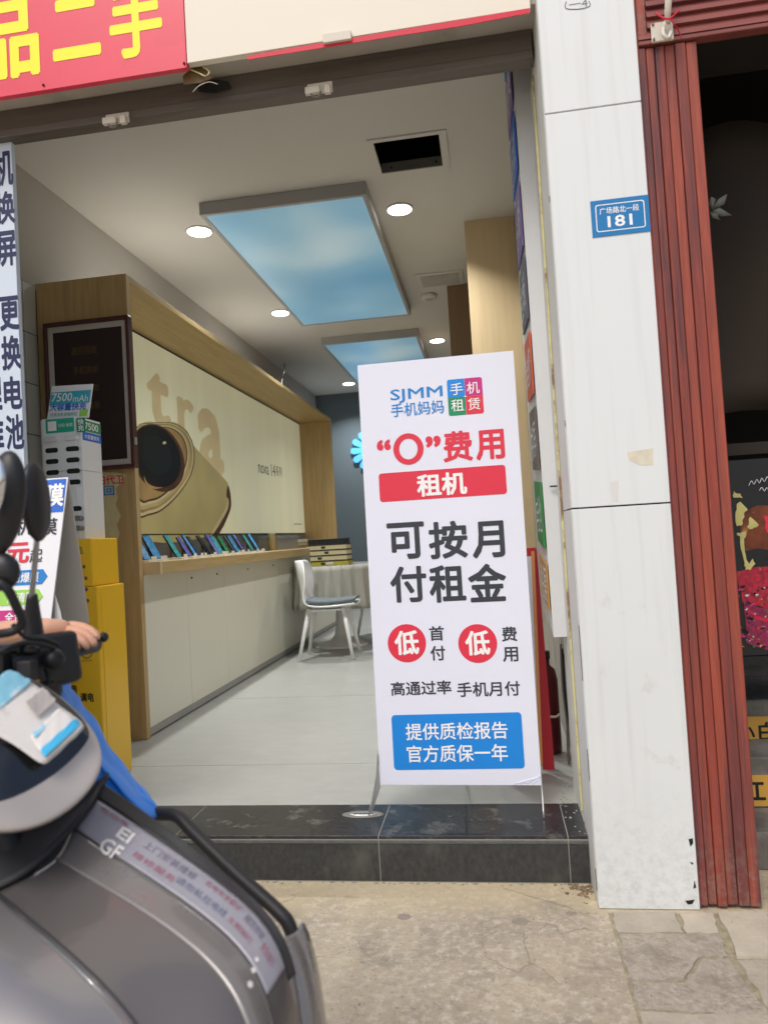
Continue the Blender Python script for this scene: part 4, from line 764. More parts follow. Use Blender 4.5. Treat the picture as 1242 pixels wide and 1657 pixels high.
# frame: front legs, hub, back pole
zb = .162
tube('frame_leg', [SF(BL[0] + .004, .42, -.02), SF(BL[0] - .015, .30, -.015), (-.529, 2.775, zb + .004)], .0035, 'metal_pale', sdn, 8, 3)
tube('frame_leg', [SF(BR[0] - .004, .42, -.02), SF(BR[0] + .0, .262, -.008), (.124, 2.742, zb + .004)], .0035, 'metal_pale', sdn, 8, 3)
slab('foot_bracket', [(-.486, .40), (-.483, .26), (-.517, .175), (-.529, .163), (-.522, .18), (-.50, .27)], FRONT(2.80), 0, .004, 'metal_pale', sdn)
tube('cross_bar', [SF(BL[0] + .01, BL[1] + .02, -.012), SF(BR[0] - .01, BR[1] + .02, -.012)], .004, 'metal_pale', sdn, 8, 1); tube('cross_bar', [SF(TL[0] + .01, TL[1] - .02, -.012), SF(TR[0] - .01, TR[1] - .03, -.012)], .004, 'metal_pale', sdn, 8, 1)
tube('frame_pole', [SF(BL[0] + .01, BL[1] + .02, -.016), SF(TR[0] - .01, TR[1] - .03, -.02)], .005, 'metal_dark', sdn, 8, 1); tube('frame_pole', [SF(BR[0] - .01, BR[1] + .02, -.024), SF(TL[0] + .01, TL[1] - .02, -.02)], .005, 'metal_dark', sdn, 8, 1)
tube('rear_pole', [SF(-.18, 1.1, -.03), (-.18, 3.25, zb + .005)], .005, 'metal_dark', sdn, 8, 1)
for k in range(4): tube('fabric_crease', [SF(BR[0] - .10 + k * .022, BR[1] + .006, .0), SF(BR[0] - .04 + k * .012, BR[1] + .022 + k * .002, .0008), SF(BR[0] - .006, BR[1] + .028 + k * .004, .0)], .0016, 'standee_fabric', sdn, 5, 3)
gt = thing('floor_socket', 'oval metal bolt socket set in the black step by the standee leg', 'floor socket', (-.555, 2.787, .162))
lathe('rim', (-.555, 2.787, .1622), [(.082, 0), (.08, .003), (.06, .004), (.056, .002)], 'stand_grey', gt, 32, 1, .42); lathe('slot_plate', (-.555, 2.787, .1640), [(.055, 0), (.05, .002)], 'metal_pale', gt, 32, 1, .34); box('slot', -.59, -.52, 2.782, 2.790, .166, .1668, 'slot_black', gt)

# items behind the standee on the right
rf = thing('red_framed_sign', 'red framed board leaning behind the right edge of the standee', 'sign', (.1, 3.35, .162))
q0 = [Vector(p) for p in [(-0.017, 3.42, 1.127), (0.198, 3.42, 1.135), (0.169, 3.25, 0.197), (-0.051, 3.25, 0.168)]]
def quad_slab(nm, q, th, m, par):
    nrm = (q[1] - q[0]).cross(q[3] - q[0]).normalized(); bm = bmesh.new(); a = [bm.verts.new(p) for p in q]; b = [bm.verts.new(p + nrm * th) for p in q]
    bm.faces.new(a); bm.faces.new(b[::-1])
    for i_ in range(4): bm.faces.new((a[i_], b[i_], b[(i_ + 1) % 4], a[(i_ + 1) % 4]))
    return from_bm(nm, bm, m, par)
quad_slab('red_panel', q0, .012, 'frame_red', rf)
quad_slab('white_panel', [Vector(p) for p in [(-0.019, 3.405, 1.093), (0.175, 3.405, 1.097), (0.144, 3.235, 0.237), (-0.048, 3.235, 0.21)]], .004, 'poster_white', rf)
quad_slab('orange_edge', [Vector(p) for p in [(0.176, 3.4, 1.119), (0.19, 3.4, 1.119), (0.157, 3.23, 0.204), (0.144, 3.23, 0.204)]], .003, 'edge_orange', rf)
quad_slab('rear_leaf', [Vector(p) for p in [(0.192, 3.43, 1.129), (0.203, 3.43, 1.128), (0.21, 3.3, 0.16), (0.159, 3.3, 0.16)]], .008, 'frame_red', rf)
fe = thing('fire_extinguisher', 'dark red fire extinguisher standing in the corner behind the red board', 'fire extinguisher', (.235, 3.5, .162)); q = (0.197, 3.55, 0.126)
lathe('cylinder', (q[0] + .02, 3.55, .1625), [(.045, 0), (.05, .01), (.05, .34), (.04, .39), (.018, .41), (.018, .44)], 'ext_red', fe, 24); box('valve', q[0], q[0] + .04, 3.53, 3.57, .602, .64, 'metal_dark', fe, .004)
0 and tube('hose', [(q[0] + .04, 3.54, .61), (q[0] + .075, 3.50, .55), (q[0] + .07, 3.49, .35), (q[0] + .02, 3.49, .25)], .008, 'slot_black', fe, 8, 4); tube('band', [(0.218, 3.48, 0.346), (0.245, 3.47, 0.348), (0.26, 3.47, 0.362)], .006, 'latch_metal', fe, 6, 3)
bt = thing('wire_bundle', 'grey cable bundle in the corner behind the fire extinguisher', 'cables', (.28, 3.4, .5))
for k in range(4): tube('cable', [(.275 + .006 * k, 3.35, .70 - .02 * k), (.27 + .008 * k, 3.33, .5), (.282, 3.36 + .01 * k, .3), (.275, 3.34, .17)], .005, ['stand_grey', 'slot_black'][k % 2], bt, 6, 4)

# ------------------------------------------------------------------ power bank kiosk, A-frame sign
kk = thing('power_bank_kiosk', 'yellow and white power bank rental kiosk beside the oak display unit', 'kiosk', (-1.95, 3.25, .162))
box('base_cabinet', -2.12, -1.799, 3.12, 3.37, .163, 1.075, 'kiosk_yellow', kk, .006, 2)
box('upper_cabinet', -2.11, -1.822, 3.13, 3.368, 1.076, 1.298, 'kiosk_yellow', kk, .006, 2)
box('side_panel', -1.7985, -1.7972, 3.15, 3.345, .20, 1.04, 'kiosk_yellow', kk, .0005); lathe('door_lock', (-1.84, 3.118, .80), [(.008, -.008), (.008, .008)], 'metal_pale', kk, 12)
bm = bmesh.new(); add_box(bm, -2.075, -1.872, 3.15, 3.36, 1.299, 1.62); add_box(bm, -2.075, -1.872, 3.15, 3.36, 1.622, 1.872)
bmesh.ops.bevel(bm, geom=[e for e in bm.edges if abs(e.verts[0].co.z - e.verts[1].co.z) > .1], offset=.018, segments=4, affect='EDGES')
wbx = from_bm('charger_module', bm, 'plastic_white', kk)
FK = FRONT(3.15)
zz = lambda py, px: 0
for (py, kinds) in ((709, 'bb'), (729, 'ss'), (748, 'ss'), (765, 'ss'), (783, 'ss'), (824, 'ss'), (842, 'bb'), (858, 'bb')):
    for k_, pxx in enumerate((83, 116)):
        pass
rows = [(-2.013, 1.774, -1.909, 1.775, 1), (-2.015, 1.722, -1.911, 1.722, 0), (-2.017, 1.669, -1.914, 1.67, 0), (-2.02, 1.617, -1.916, 1.618, 0), (-2.022, 1.565, -1.919, 1.566, 0), (-2.028, 1.44, -1.925, 1.442, 0), (-2.03, 1.394, -1.927, 1.396, 1), (-2.032, 1.347, -1.929, 1.35, 1)]
x_l, x_r = rows[0][0], rows[0][2]
for (xa, za, xb2, zb2, kd) in rows:
    for x, z in ((x_l, (za + zb2) / 2), (x_r, (za + zb2) / 2)):
        if kd: slab('power_bank', rrect(x, z, .066, .024, .011, 4), FK, -.02, .014, 'plastic_side' if za > 1.7 else 'stand_grey', kk)
        else: slab('slot', rrect(x, z, .064, .023, .0112, 4), FK, -.005, .0012, 'slot_black', kk)
q = (-1.966, 1.836, 0.144, 0.066)
slab('green_label', rrect(q[0], q[1], q[2], q[3], .004), FK, -.002, .001, 'ink_teal', kk); box('label_plate', q[0] - q[2] * .42, q[0] - q[2] * .12, 3.1482, 3.1487, q[1] - q[3] * .34, q[1] + q[3] * .34, 'ink_white', kk)
text('扫码 租借', FK, (q[0] + q[2] * .2, q[1], q[2] * .5, q[3] * .25), 'ink_white', kk, .0, .0018)
q = (-1.8595, 1.8305, 0.043, 0.067)
slab('green_label', rrect(q[0], q[1], q[2], q[3], .003), FK, -.002, .001, 'ink_green', kk); text('快\n充', FK, (q[0], q[1], q[2] * .7, q[3] * .85), 'ink_white', kk, .02, .0018)
KS = SIDEP(-1.872)
slab('side_label', [(3.18, 1.81), (3.345, 1.81), (3.345, 1.862), (3.18, 1.862)], KS, -.001, .001, 'ink_green', kk); text('7500', KS, (3.26, 1.836, .12, .035), 'ink_white', kk, .01, .0015)
slab('side_label', [(3.18, 1.765), (3.345, 1.765), (3.345, 1.806), (3.18, 1.806)], KS, -.001, .001, 'ink_royal', kk); text('大容量快充', KS, (3.26, 1.785, .13, .022), 'ink_white', kk, .01, .0015)
# topper card
CT = [Vector(p) for p in [(-2.062, 3.2, 1.882), (-1.85, 3.2, 1.874), (-1.843, 3.24, 2.041), (-2.055, 3.24, 2.048)]]
tc_ = quad_slab('topper_card', CT, -.006, 'poster_white', kk)
def bil(u_, v_, d=.0): 
    p = (CT[0] * (1 - u_) + CT[1] * u_) * (1 - v_) + (CT[3] * (1 - u_) + CT[2] * u_) * v_; return p + Vector((0, -d, 0))
fnT = lambda a, b, d=0.: bil(a, b, d + .001)
mm('card_teal', '3aaec2', .4, var=.1, vscale=20)
slab('card_band', [(.02, .40), (.98, .44), (.98, .82), (.02, .80)], fnT, -.001, .001, 'card_teal', kk)
text('7500', fnT, (.30, .64, .5, .26), 'ink_white', kk, .01, .0022); text('mAh', fnT, (.76, .58, .36, .2), 'ink_white', kk, .0, .0022); text('大容量快充', fnT, (.48, .34, .88, .22), 'ink_royal', kk, .02, .0022)
text('共享充电 即借即还', fnT, (.4, .12, .64, .11), 'ink_teal', kk, 0, .0022); slab('card_patch', [(.78, .04), (.97, .04), (.97, .24), (.78, .24)], fnT, -.001, .0012, 'ink_lime', kk)
FY = FRONT(3.12)
text('自助租借', plane_fn((0, 3.13, 0), (1, 0, 0), (0, 0, 1)), (-1.96, 1.18, .16, .04), 'ink_black', kk, .01, .001)
text('满电', FY, (-1.871, 0.572, 0.066, 0.042), 'ink_black', kk, .03, .001); text('借电', FY, (-1.95, 0.612, 0.064, 0.04), 'ink_black', kk, .03, .001); text('还', FY, (-1.9475, 0.57, 0.067, 0.04), 'ink_black', kk, .03, .001)
text('扫码借充电宝', FY, (-1.8645, 0.7395, 0.051, 0.011), 'lab_brown', kk, .0, .001)
q = (-1.863, 0.7775, 0.058, 0.059)
bm = bmesh.new(); A_ = [bm.verts.new(FY(x, y, .001)) for x, y in ell(q[0], q[1], q[2] / 2, q[3] / 2, 32)]; B_ = [bm.verts.new(FY(x, y, .001)) for x, y in ell(q[0], q[1], q[2] / 2 * .82, q[3] / 2 * .82, 32)]
for i_ in range(32): bm.faces.new((A_[i_], A_[(i_ + 1) % 32], B_[(i_ + 1) % 32], B_[i_]))
from_bm('ring_icon', bm, 'lab_brown', kk)
text('品', plane_fn((0, 3.13, 0), (1, 0, 0), (0, 0, 1)), (-1.88, 1.244, 0.028, 0.034), 'lab_brown', kk, .01, .001)
for k, (px_, pz_) in enumerate([(-1.864, 1.169), (-1.857, 1.115), (-1.851, 1.064), (-1.847, 1.012)]): slab('icon', ell(px_, pz_, .008, .009, 12), FY if pz_ < 1.07 else plane_fn((0, 3.13, 0), (1, 0, 0), (0, 0, 1)), -.001, .001, 'lab_brown', kk)

ZB = 0.965
box_r = -1.679
pd_ = tag(box('sign_plinth', -2.5, box_r, 2.33, 2.62, .003, ZB - .002, 'off_white_paint', None, .004), 'pale low plinth carrying the tent shaped price sign', 'plinth')
af = thing('tent_sign', 'white tent shaped price sign with blue header beside the kiosk', 'sign', (-1.95, 2.48, ZB))
apx = (-1.537, 2.5, 1.514); fb_ = (-1.56, 2.38, 0.986)
fA = [Vector((-2.25, fb_[1], ZB)), Vector((fb_[0], fb_[1], ZB)), Vector((apx[0], apx[1], apx[2])), Vector((-2.25, apx[1], apx[2]))]
quad_slab('front_leaf', fA, -.006, 'poster_white', af)
rb = (-1.536, 2.6, 0.948)
quad_slab('rear_leaf', [Vector((-2.25, 2.60, ZB)), Vector((rb[0], 2.60, ZB)), Vector((apx[0], apx[1] + .008, apx[2] - .004)), Vector((-2.25, apx[1] + .008, apx[2] - .004))], .006, 'aframe_back', af)
slp = (apx[1] - fb_[1]) / (apx[2] - ZB)
def afn(a, b, d=0.): return Vector((a, fb_[1] + (b - ZB) * slp - .001 - d, b))
ztop = apx[2]; xr = apx[0]
def AR(x0, y0, x1, y1):
    return None
def hdr(z): return xr + (fb_[0] - xr) * (ztop - z) / (ztop - ZB)
slab('blue_header', [(-2.24, ztop - .005), (hdr(ztop) - .006, ztop - .005), (hdr(ztop - .128) - .003, ztop - .128), (-2.24, ztop - .128)], afn, -.001, .0012, 'ink_royal', af)
for s, a, m_, b_, d_ in (('膜', (-1.587, 1.4495, 0.084, 0.087), 'ink_white', .03, .0024), ('机', (-1.686, 1.4515, 0.09, 0.087), 'ink_white', .03, .0024), ('手', (-1.7865, 1.454, 0.091, 0.088), 'ink_white', .03, .0024),
                     ('膜', (-1.5995, 1.3335, 0.073, 0.063), 'ink_dark', .01, .0014), ('机', (-1.6955, 1.3395, 0.069, 0.063), 'ink_dark', .01, .0014), ('元', (-1.708, 1.244, 0.088, 0.076), 'ink_red', .03, .0014), ('起', (-1.6355, 1.2305, 0.049, 0.049), 'ink_dark', .005, .0014)):
    text(s, afn, a, m_, af, b_, d_)
for (y0, y1, s, m_) in ((924, 948, '防爆膜', 'ink_blue'), (956, 978, '高清膜', 'ink_lime'), (986, 1008, '全包膜', 'ink_magenta')):
    a = {924: (-1.723, 1.1535, 0.278, 0.053), 956: (-1.726, 1.0835, 0.262, 0.053), 986: (-1.7235, 1.016, 0.251, 0.048)}[y0]
    if y0 == 986: a = (a[0], max(a[1], ZB + a[3] / 2 + .002), a[2], a[3])
    x0, x1, z0, z1 = a[0] - a[2] / 2, a[0] + a[2] / 2, a[1] - a[3] / 2, a[1] + a[3] / 2
    slab('arrow_label', [(x0, z0), (x1 - .02, z0), (x1, a[1]), (x1 - .02, z1), (x0, z1)], afn, -.001, .0012, m_, af)
    text(s, afn, (x1 - .085, a[1], .105, a[3] * .68), 'ink_white', af, .015, .0022)
slab('corner_bracket', [(fb_[0] - .004, ZB + .002), (fb_[0] + .03, ZB + .002), (fb_[0] + .022, ZB + .06), (fb_[0] + .004, ZB + .12)], FRONT(2.42), 0, .003, 'plastic_side', af)

# ------------------------------------------------------------------ scooter
sc = thing('electric_scooter', 'dark grey electric scooter with taped headlight cowl passing the shop', 'scooter', (-1.1, 1.1, 0))
apr = [
 [(-0.75, 1.285, 0.792), (-0.627, 1.25, 0.742), (-0.538, 1.22, 0.691), (-0.455, 1.19, 0.649), (-0.392, 1.165, 0.62), (-0.359, 1.14, 0.598), (-0.34, 1.115, 0.56), (-0.324, 1.085, 0.499), (-0.314, 1.06, 0.424)],
 [(-0.748, 1.25, 0.772), (-0.642, 1.215, 0.738), (-0.549, 1.185, 0.706), (-0.459, 1.155, 0.666), (-0.395, 1.13, 0.638), (-0.362, 1.105, 0.612), (-0.341, 1.08, 0.571), (-0.327, 1.05, 0.51), (-0.32, 1.03, 0.429)],
 [(-0.756, 1.205, 0.746), (-0.656, 1.165, 0.711), (-0.564, 1.135, 0.68), (-0.482, 1.105, 0.649), (-0.414, 1.08, 0.622), (-0.371, 1.055, 0.594), (-0.346, 1.03, 0.557), (-0.33, 1.0, 0.501), (-0.323, 0.98, 0.426)],
 [(-0.76, 1.15, 0.71), (-0.67, 1.11, 0.693), (-0.582, 1.08, 0.67), (-0.499, 1.05, 0.646), (-0.437, 1.025, 0.62), (-0.392, 1.0, 0.597), (-0.361, 0.975, 0.56), (-0.342, 0.95, 0.504), (-0.333, 0.93, 0.434)],
 [(-0.794, 1.07, 0.699), (-0.709, 1.03, 0.675), (-0.629, 1.0, 0.653), (-0.552, 0.965, 0.627), (-0.496, 0.94, 0.597), (-0.447, 0.915, 0.56), (-0.409, 0.89, 0.515), (-0.388, 0.87, 0.461), (-0.375, 0.85, 0.397)],
 [(-0.822, 0.985, 0.703), (-0.733, 0.94, 0.675), (-0.65, 0.905, 0.646), (-0.58, 0.875, 0.613), (-0.525, 0.85, 0.572), (-0.484, 0.83, 0.528), (-0.452, 0.81, 0.483), (-0.43, 0.79, 0.435), (-0.418, 0.775, 0.379)],
 [(-0.895, 0.93, 0.679), (-0.803, 0.88, 0.645), (-0.709, 0.84, 0.605), (-0.629, 0.81, 0.564), (-0.577, 0.79, 0.52), (-0.538, 0.775, 0.474), (-0.508, 0.76, 0.431), (-0.49, 0.75, 0.379), (-0.48, 0.74, 0.321)]]
def cr1(p0, p1, p2, p3, t): return .5 * ((2 * p1) + (-p0 + p2) * t + (2 * p0 - 5 * p1 + 4 * p2 - p3) * t * t + (-p0 + 3 * p1 - 3 * p2 + p3) * t ** 3)
def crl(row, u_):
    n_ = len(row) - 1; x = max(0, min(.99999, u_)) * n_; k = int(x); g_ = lambda i_: row[max(0, min(n_, i_))]
    return cr1(g_(k - 1), g_(k), g_(k + 1), g_(k + 2), x - k)
APV = [[Vector(p) for p in row] for row in apr]
for it in range(3):          # even out the hand-placed stations so that the panel flows
    N_ = [[v.copy() for v in row] for row in APV]
    for j in range(len(APV)):
        for i_ in range(1, len(APV[0]) - 1):
            a = (APV[j][i_ - 1] + APV[j][i_ + 1]) / 2; N_[j][i_] = APV[j][i_].lerp(a, .4)
            if 0 < j < len(APV) - 1 and j != 3: N_[j][i_] = N_[j][i_].lerp((APV[j - 1][i_] + APV[j + 1][i_]) / 2, .15)
    APV = N_
def SS(u_, v_): return crl([crl(row, u_) for row in APV], v_)
def SN(u_, v_):
    e = .01; a = SS(min(1, u_ + e), v_) - SS(max(0, u_ - e), v_); b = SS(u_, min(1, v_ + e)) - SS(u_, max(0, v_ - e)); return a.cross(b).normalized() * SGN
SGN = 1.0
SGN = -1.0 if SN(.4, .5).y > 0 else 1.0
def patch(u0, u1, v0, v1, nu, nv, lift): return [[SS(u0 + (u1 - u0) * i_ / nu, v0 + (v1 - v0) * j / nv) + SN(u0 + (u1 - u0) * i_ / nu, v0 + (v1 - v0) * j / nv) * lift for i_ in range(nu + 1)] for j in range(nv + 1)]
sheet('front_apron', patch(0, 1, 0, 1, 64, 54, 0), 'scooter_grey', sc, .004, 0)
sheet('painted_sky_lit_band', patch(0, .80, .36, .50, 50, 8, .0022), 'scooter_light', sc, .003, 0)  # paler grey sheet paints the extra light on the facet turned skyward
sheet('painted_sky_reflection', patch(0, 1, .70, 1.0, 60, 14, .0026), 'scooter_sky_sheen', sc, .003, 0)  # sky reflection on the lower apron, put in as a brighter silver sheet
tube('seam_trim', [SS(i_ / 20, .693) + SN(i_ / 20, .693) * .001 for i_ in range(21)], .0022, 'scooter_gap', sc, 6, 2)
sheet('edge_strip', patch(.0, .74, .0, .135, 40, 8, .0028), 'scooter_black', sc, .002, 0)
film = sheet('plastic_film', patch(.01, .70, .15, .345, 50, 10, .0034), 'film_clear', sc, .0012, 0)
def film_fn(a, b, d=0.): return SS(a, b) + SN(a, b) * (.0046 + d)
mm('film_print', '6c667c', .5, var=.1); mm('film_print_red', '9c5a6e', .5, var=.1); mm('film_print_blue', '606a86', .5)
def film_text(t_, u0, v0, du, dv, m_): text(t_, lambda p, q_, d=0.: film_fn(p, -q_, d), (u0, -v0, du, dv), m_, film, .0, .0004)
for a in (('上门安装维修', .24, .215, .15, .045, 'film_print'), ('电动车', .075, .18, .07, .035, 'film_print_red'), ('充电安全提示', .40, .20, .12, .035, 'film_print_red'), ('请勿私拉电线', .36, .275, .16, .04, 'film_print_blue'), ('规范停放', .53, .21, .09, .045, 'film_print'),
          ('文明骑行', .50, .28, .10, .035, 'film_print_red'), ('安全出行', .62, .24, .07, .05, 'film_print_red'), ('维修服务', .22, .29, .12, .035, 'film_print_red')): film_text(*a)
def apr_text(t_, u0, v0, du, dv): text(t_, lambda p, q_, d=0.: SS(p, -q_) + SN(p, -q_) * (.0050 + d), (u0, -v0, du, dv), 'sticker_white', sc, .03, .0004)
apr_text('EI', .118, .235, .035, .07); apr_text('GF', .112, .335, .05, .085)
for u_, v_, r_ in ((.615, .36, .010), (.64, .42, .011), (.60, .31, .008)):
    slab('badge_letter', [(u_ + r_ * math.cos(k * .9), v_ + r_ * 1.3 * math.sin(k * .9)) for k in range(7)], lambda p, q_, d=0.: SS(p, q_) + SN(p, q_) * (.0035 + d), -.001, .0012, 'sticker_white', sc)
sheet('nose_trim', [[SS(.62 + .38 * i_ / 20, .0) + SN(.62 + .38 * i_ / 20, .0) * .001 + Vector(o_) for i_ in range(21)] for o_ in ((-.004, -.004, .002), (.010, .01, .0), (.016, .03, -.004), (.010, .08, -.012))], 'scooter_light', sc, .004, 1)
# inner leg shield behind the apron and the gap under the cowl
sheet('inner_shield', [[Vector(p) + Vector((-.10, .05, -.02)) for p in row[:7]] for row in apr[:6]], 'scooter_gap', sc, .006, 1)
sheet('neck_cover', [[(-0.938, 1.16, 0.771), (-0.818, 1.19, 0.759), (-0.766, 1.24, 0.772), (-0.741, 1.33, 0.816)], [(-0.915, 1.1, 0.723), (-0.818, 1.12, 0.723), (-0.771, 1.17, 0.747), (-0.746, 1.27, 0.784)], [(-0.919, 1.05, 0.678), (-0.805, 1.07, 0.689), (-0.751, 1.12, 0.73), (-0.73, 1.22, 0.779)]], 'scooter_gap', sc, .01, 2)
# cowl: lens and silver ring
lens = [(-0.85, 0.98, 0.913), (-0.86, 1.02, 0.976), (-0.845, 1.07, 1.012), (-0.806, 1.13, 1.026), (-0.778, 1.15, 1.011), (-0.735, 1.17, 0.966), (-0.7, 1.18, 0.918), (-0.703, 1.16, 0.903), (-0.717, 1.12, 0.88), (-0.736, 1.08, 0.865), (-0.761, 1.02, 0.854), (-0.809, 0.99, 0.864)]
ring = [(-0.882, 0.98, 0.895), (-0.886, 1.035, 0.977), (-0.862, 1.085, 1.011), (-0.816, 1.145, 1.025), (-0.787, 1.165, 1.01), (-0.742, 1.185, 0.964), (-0.699, 1.19, 0.914), (-0.668, 1.16, 0.875), (-0.666, 1.13, 0.844), (-0.687, 1.09, 0.815), (-0.719, 1.03, 0.802), (-0.801, 0.99, 0.817)]
back = [(-0.991, 1.1, 0.825), (-0.983, 1.15, 0.923), (-0.941, 1.19, 0.966), (-0.898, 1.25, 0.983), (-0.862, 1.27, 0.971), (-0.816, 1.29, 0.926), (-0.775, 1.3, 0.869), (-0.756, 1.28, 0.826), (-0.753, 1.25, 0.791), (-0.768, 1.2, 0.767), (-0.802, 1.14, 0.757), (-0.874, 1.08, 0.777)]
def loftring(nm, rings, m, par, cap0=False, cap1=False, sub=2, crease=None):
    bm = bmesh.new(); V = [[bm.verts.new(Vector(p)) for p in r_] for r_ in rings]; n_ = len(V[0])
    for i_ in range(len(V) - 1):
        for k in range(n_): bm.faces.new((V[i_][k], V[i_][(k + 1) % n_], V[i_ + 1][(k + 1) % n_], V[i_ + 1][k]))
    for c_, r_ in ((cap0, V[0]), (cap1, V[-1])):
        if c_:
            cc = sum((v.co for v in r_), Vector()) / n_; cv = bm.verts.new(cc)
            for k in range(n_): bm.faces.new((r_[k], r_[(k + 1) % n_], cv))
    o = from_bm(nm, bm, m, par, True); s = o.modifiers.new('s', 'SUBSURF'); s.levels = s.render_levels = sub; return o
def lerp_ring(a, b, t): return [Vector(p) * (1 - t) + Vector(q_) * t for p, q_ in zip(a, b)]
loftring('cowl_ring', [lerp_ring(lens, ring, .06), lerp_ring(lens, ring, .10), lerp_ring(lens, ring, .9), ring, lerp_ring(ring, back, .3), back], 'cowl_silver', sc, False, True)
cc = sum((Vector(p) for p in lens), Vector()) / len(lens)
lz = loftring('headlight_lens', [lerp_ring(lens, ring, .08), [Vector(p) * .9 + cc * .1 + Vector((.0, -.002, .002)) for p in lens], [Vector(p) * .5 + cc * .5 + Vector((.0, -.006, .006)) for p in lens]], 'lens_dark', sc, False, True)
def stick(nm, pts, m, par=sc, lift=.026, n_=7):
    P_ = [Vector(p) + Vector((.0, -lift * .75, lift)) for p in pts]; g = []
    for j in range(n_ + 1):
        v = j / n_; g.append([(P_[0] * (1 - u_ / n_) + P_[1] * (u_ / n_)) * (1 - v) + (P_[3] * (1 - u_ / n_) + P_[2] * (u_ / n_)) * v + Vector((0, 0, .002 * math.sin(u_ * 2.3 + j * 1.7))) for u_ in range(n_ + 1)])
    return sheet(nm, g, m, par, .001, 1)
stick('taped_paper', [(-0.842, 1.05, 0.977), (-0.806, 1.145, 1.019), (-0.696, 1.165, 0.917), (-0.721, 1.085, 0.877)], 'sticker_white', lift=.014)
stick('taped_card', [(-0.839, 1.075, 0.989), (-0.808, 1.135, 1.019), (-0.779, 1.15, 0.995), (-0.801, 1.09, 0.958)], 'sticker_cyan', lift=.019)
stick('taped_card', [(-0.753, 1.1, 0.915), (-0.731, 1.15, 0.95), (-0.692, 1.155, 0.916), (-0.717, 1.085, 0.88)], 'sticker_white', lift=.019)
stick('cyan_stripe', [(-0.731, 1.095, 0.892), (-0.705, 1.155, 0.927), (-0.696, 1.155, 0.916), (-0.718, 1.085, 0.883)], 'ink_cyan', lift=.023); stick('cyan_stripe', [(-0.75, 1.105, 0.915), (-0.735, 1.15, 0.941), (-0.73, 1.15, 0.935), (-0.743, 1.103, 0.91)], 'sticker_cyan', lift=.023)
stick('taped_card', [(-0.766, 1.11, 0.97), (-0.757, 1.145, 0.987), (-0.737, 1.15, 0.962), (-0.752, 1.12, 0.941)], 'card_grey', lift=.018)
# crash bar
tube('crash_bar', [(-0.764, 1.4, 0.714), (-0.695, 1.38, 0.701), (-0.641, 1.36, 0.704), (-0.599, 1.34, 0.681), (-0.503, 1.3, 0.623), (-0.414, 1.26, 0.576), (-0.39, 1.25, 0.554), (-0.382, 1.24, 0.521), (-0.384, 1.22, 0.466)], .0125, 'rubber_tube', sc, 12, 6)
# mirrors, stems
mrot = Matrix.Rotation(R(12), 3, 'Y')
ico('mirror_housing', (-0.809, 1.12, 1.315), .052, 'scooter_black', sc, (.75, .45, 1.75), mrot); mg = (-0.769, 1.06, 1.335)
ico('mirror_glass', (mg[0] - .018, mg[1] + .005, mg[2]), .04, 'mirror_glass', sc, (.55, .2, 1.3), mrot)
ico('mirror_housing', (-0.815, 1.22, 1.323), .042, 'scooter_black', sc, (.42, .9, 1.75), Matrix.Rotation(R(-2), 3, 'Y'))
tube('mirror_stem', [(-0.816, 1.22, 1.258), (-0.832, 1.23, 1.19), (-0.846, 1.24, 1.139), (-0.853, 1.25, 1.098)], .0052, 'steel_rod', sc, 10, 3); tube('stem_boot', [(-0.844, 1.24, 1.154), (-0.848, 1.245, 1.127), (-0.852, 1.25, 1.098), (-0.851, 1.25, 1.066)], [.009, .013, .017, .019], 'scooter_black', sc, 12, 3)
tube('mirror_stem', [(-0.824, 1.12, 1.228), (-0.857, 1.13, 1.166), (-0.89, 1.14, 1.103)], .0055, 'steel_rod', sc, 8, 3)
# handlebar, controls, cables
tube('handlebar', [(-0.896, 1.08, 1.056), (-0.879, 1.16, 1.044), (-0.858, 1.25, 1.039), (-0.852, 1.36, 1.035), (-0.857, 1.46, 1.03)], [.014, .014, .013, .013, .013], 'scooter_black', sc, 12, 4)
tube('grip', [(-0.857, 1.33, 1.033), (-0.864, 1.4, 1.029), (-0.866, 1.48, 1.027)], [.018, .018, .019], 'rubber_tube', sc, 12, 3)
bm = bmesh.new(); add_box(bm, -.05, .05, -.045, .045, -.05, .045, .012, 2); b0 = (-0.827, 1.25, 1.031)
for v in bm.verts: v.co = Matrix.Rotation(R(-35), 3, 'Z') @ Matrix.Rotation(R(-12), 3, 'Y') @ v.co + Vector(b0)
from_bm('control_box', bm, 'scooter_black', sc, True)
bm = bmesh.new(); add_box(bm, -.06, .06, -.05, .05, -.055, .045, .015, 2); b1 = (-0.857, 1.22, 1.017)
for v in bm.verts: v.co = Matrix.Rotation(R(-30), 3, 'Z') @ v.co + Vector(b1)
from_bm('handlebar_shroud', bm, 'scooter_black', sc, True)
for q_, sz, m_ in [((-0.847, 1.2, 1.066), (0.03, 0.012, 0.008), 'metal_dark'), ((-0.804, 1.19, 1.028), (0.014, 0.012, 0.018), 'scooter_gap'), ((-0.846, 1.17, 1.044), (0.02, 0.014, 0.02), 'metal_dark'), ((-0.801, 1.24, 1.01), (0.012, 0.012, 0.016), 'metal_dark'), ((-0.806, 1.21, 1.005), (0.008, 0.006, 0.004), 'sign_amber'), ((-0.805, 1.26, 0.994), (0.01, 0.008, 0.006), 'ad_bronze'), ((-0.831, 1.2, 1.002), (0.03, 0.01, 0.008), 'scooter_gap'), ((-0.821, 1.33, 1.017), (0.012, 0.012, 0.012), 'metal_dark')]:
    box('switch_block', q_[0] - sz[0], q_[0] + sz[0], q_[1] - sz[1] - .03, q_[1] + sz[1] - .03, q_[2] - sz[2], q_[2] + sz[2], m_, sc, .003, 2)
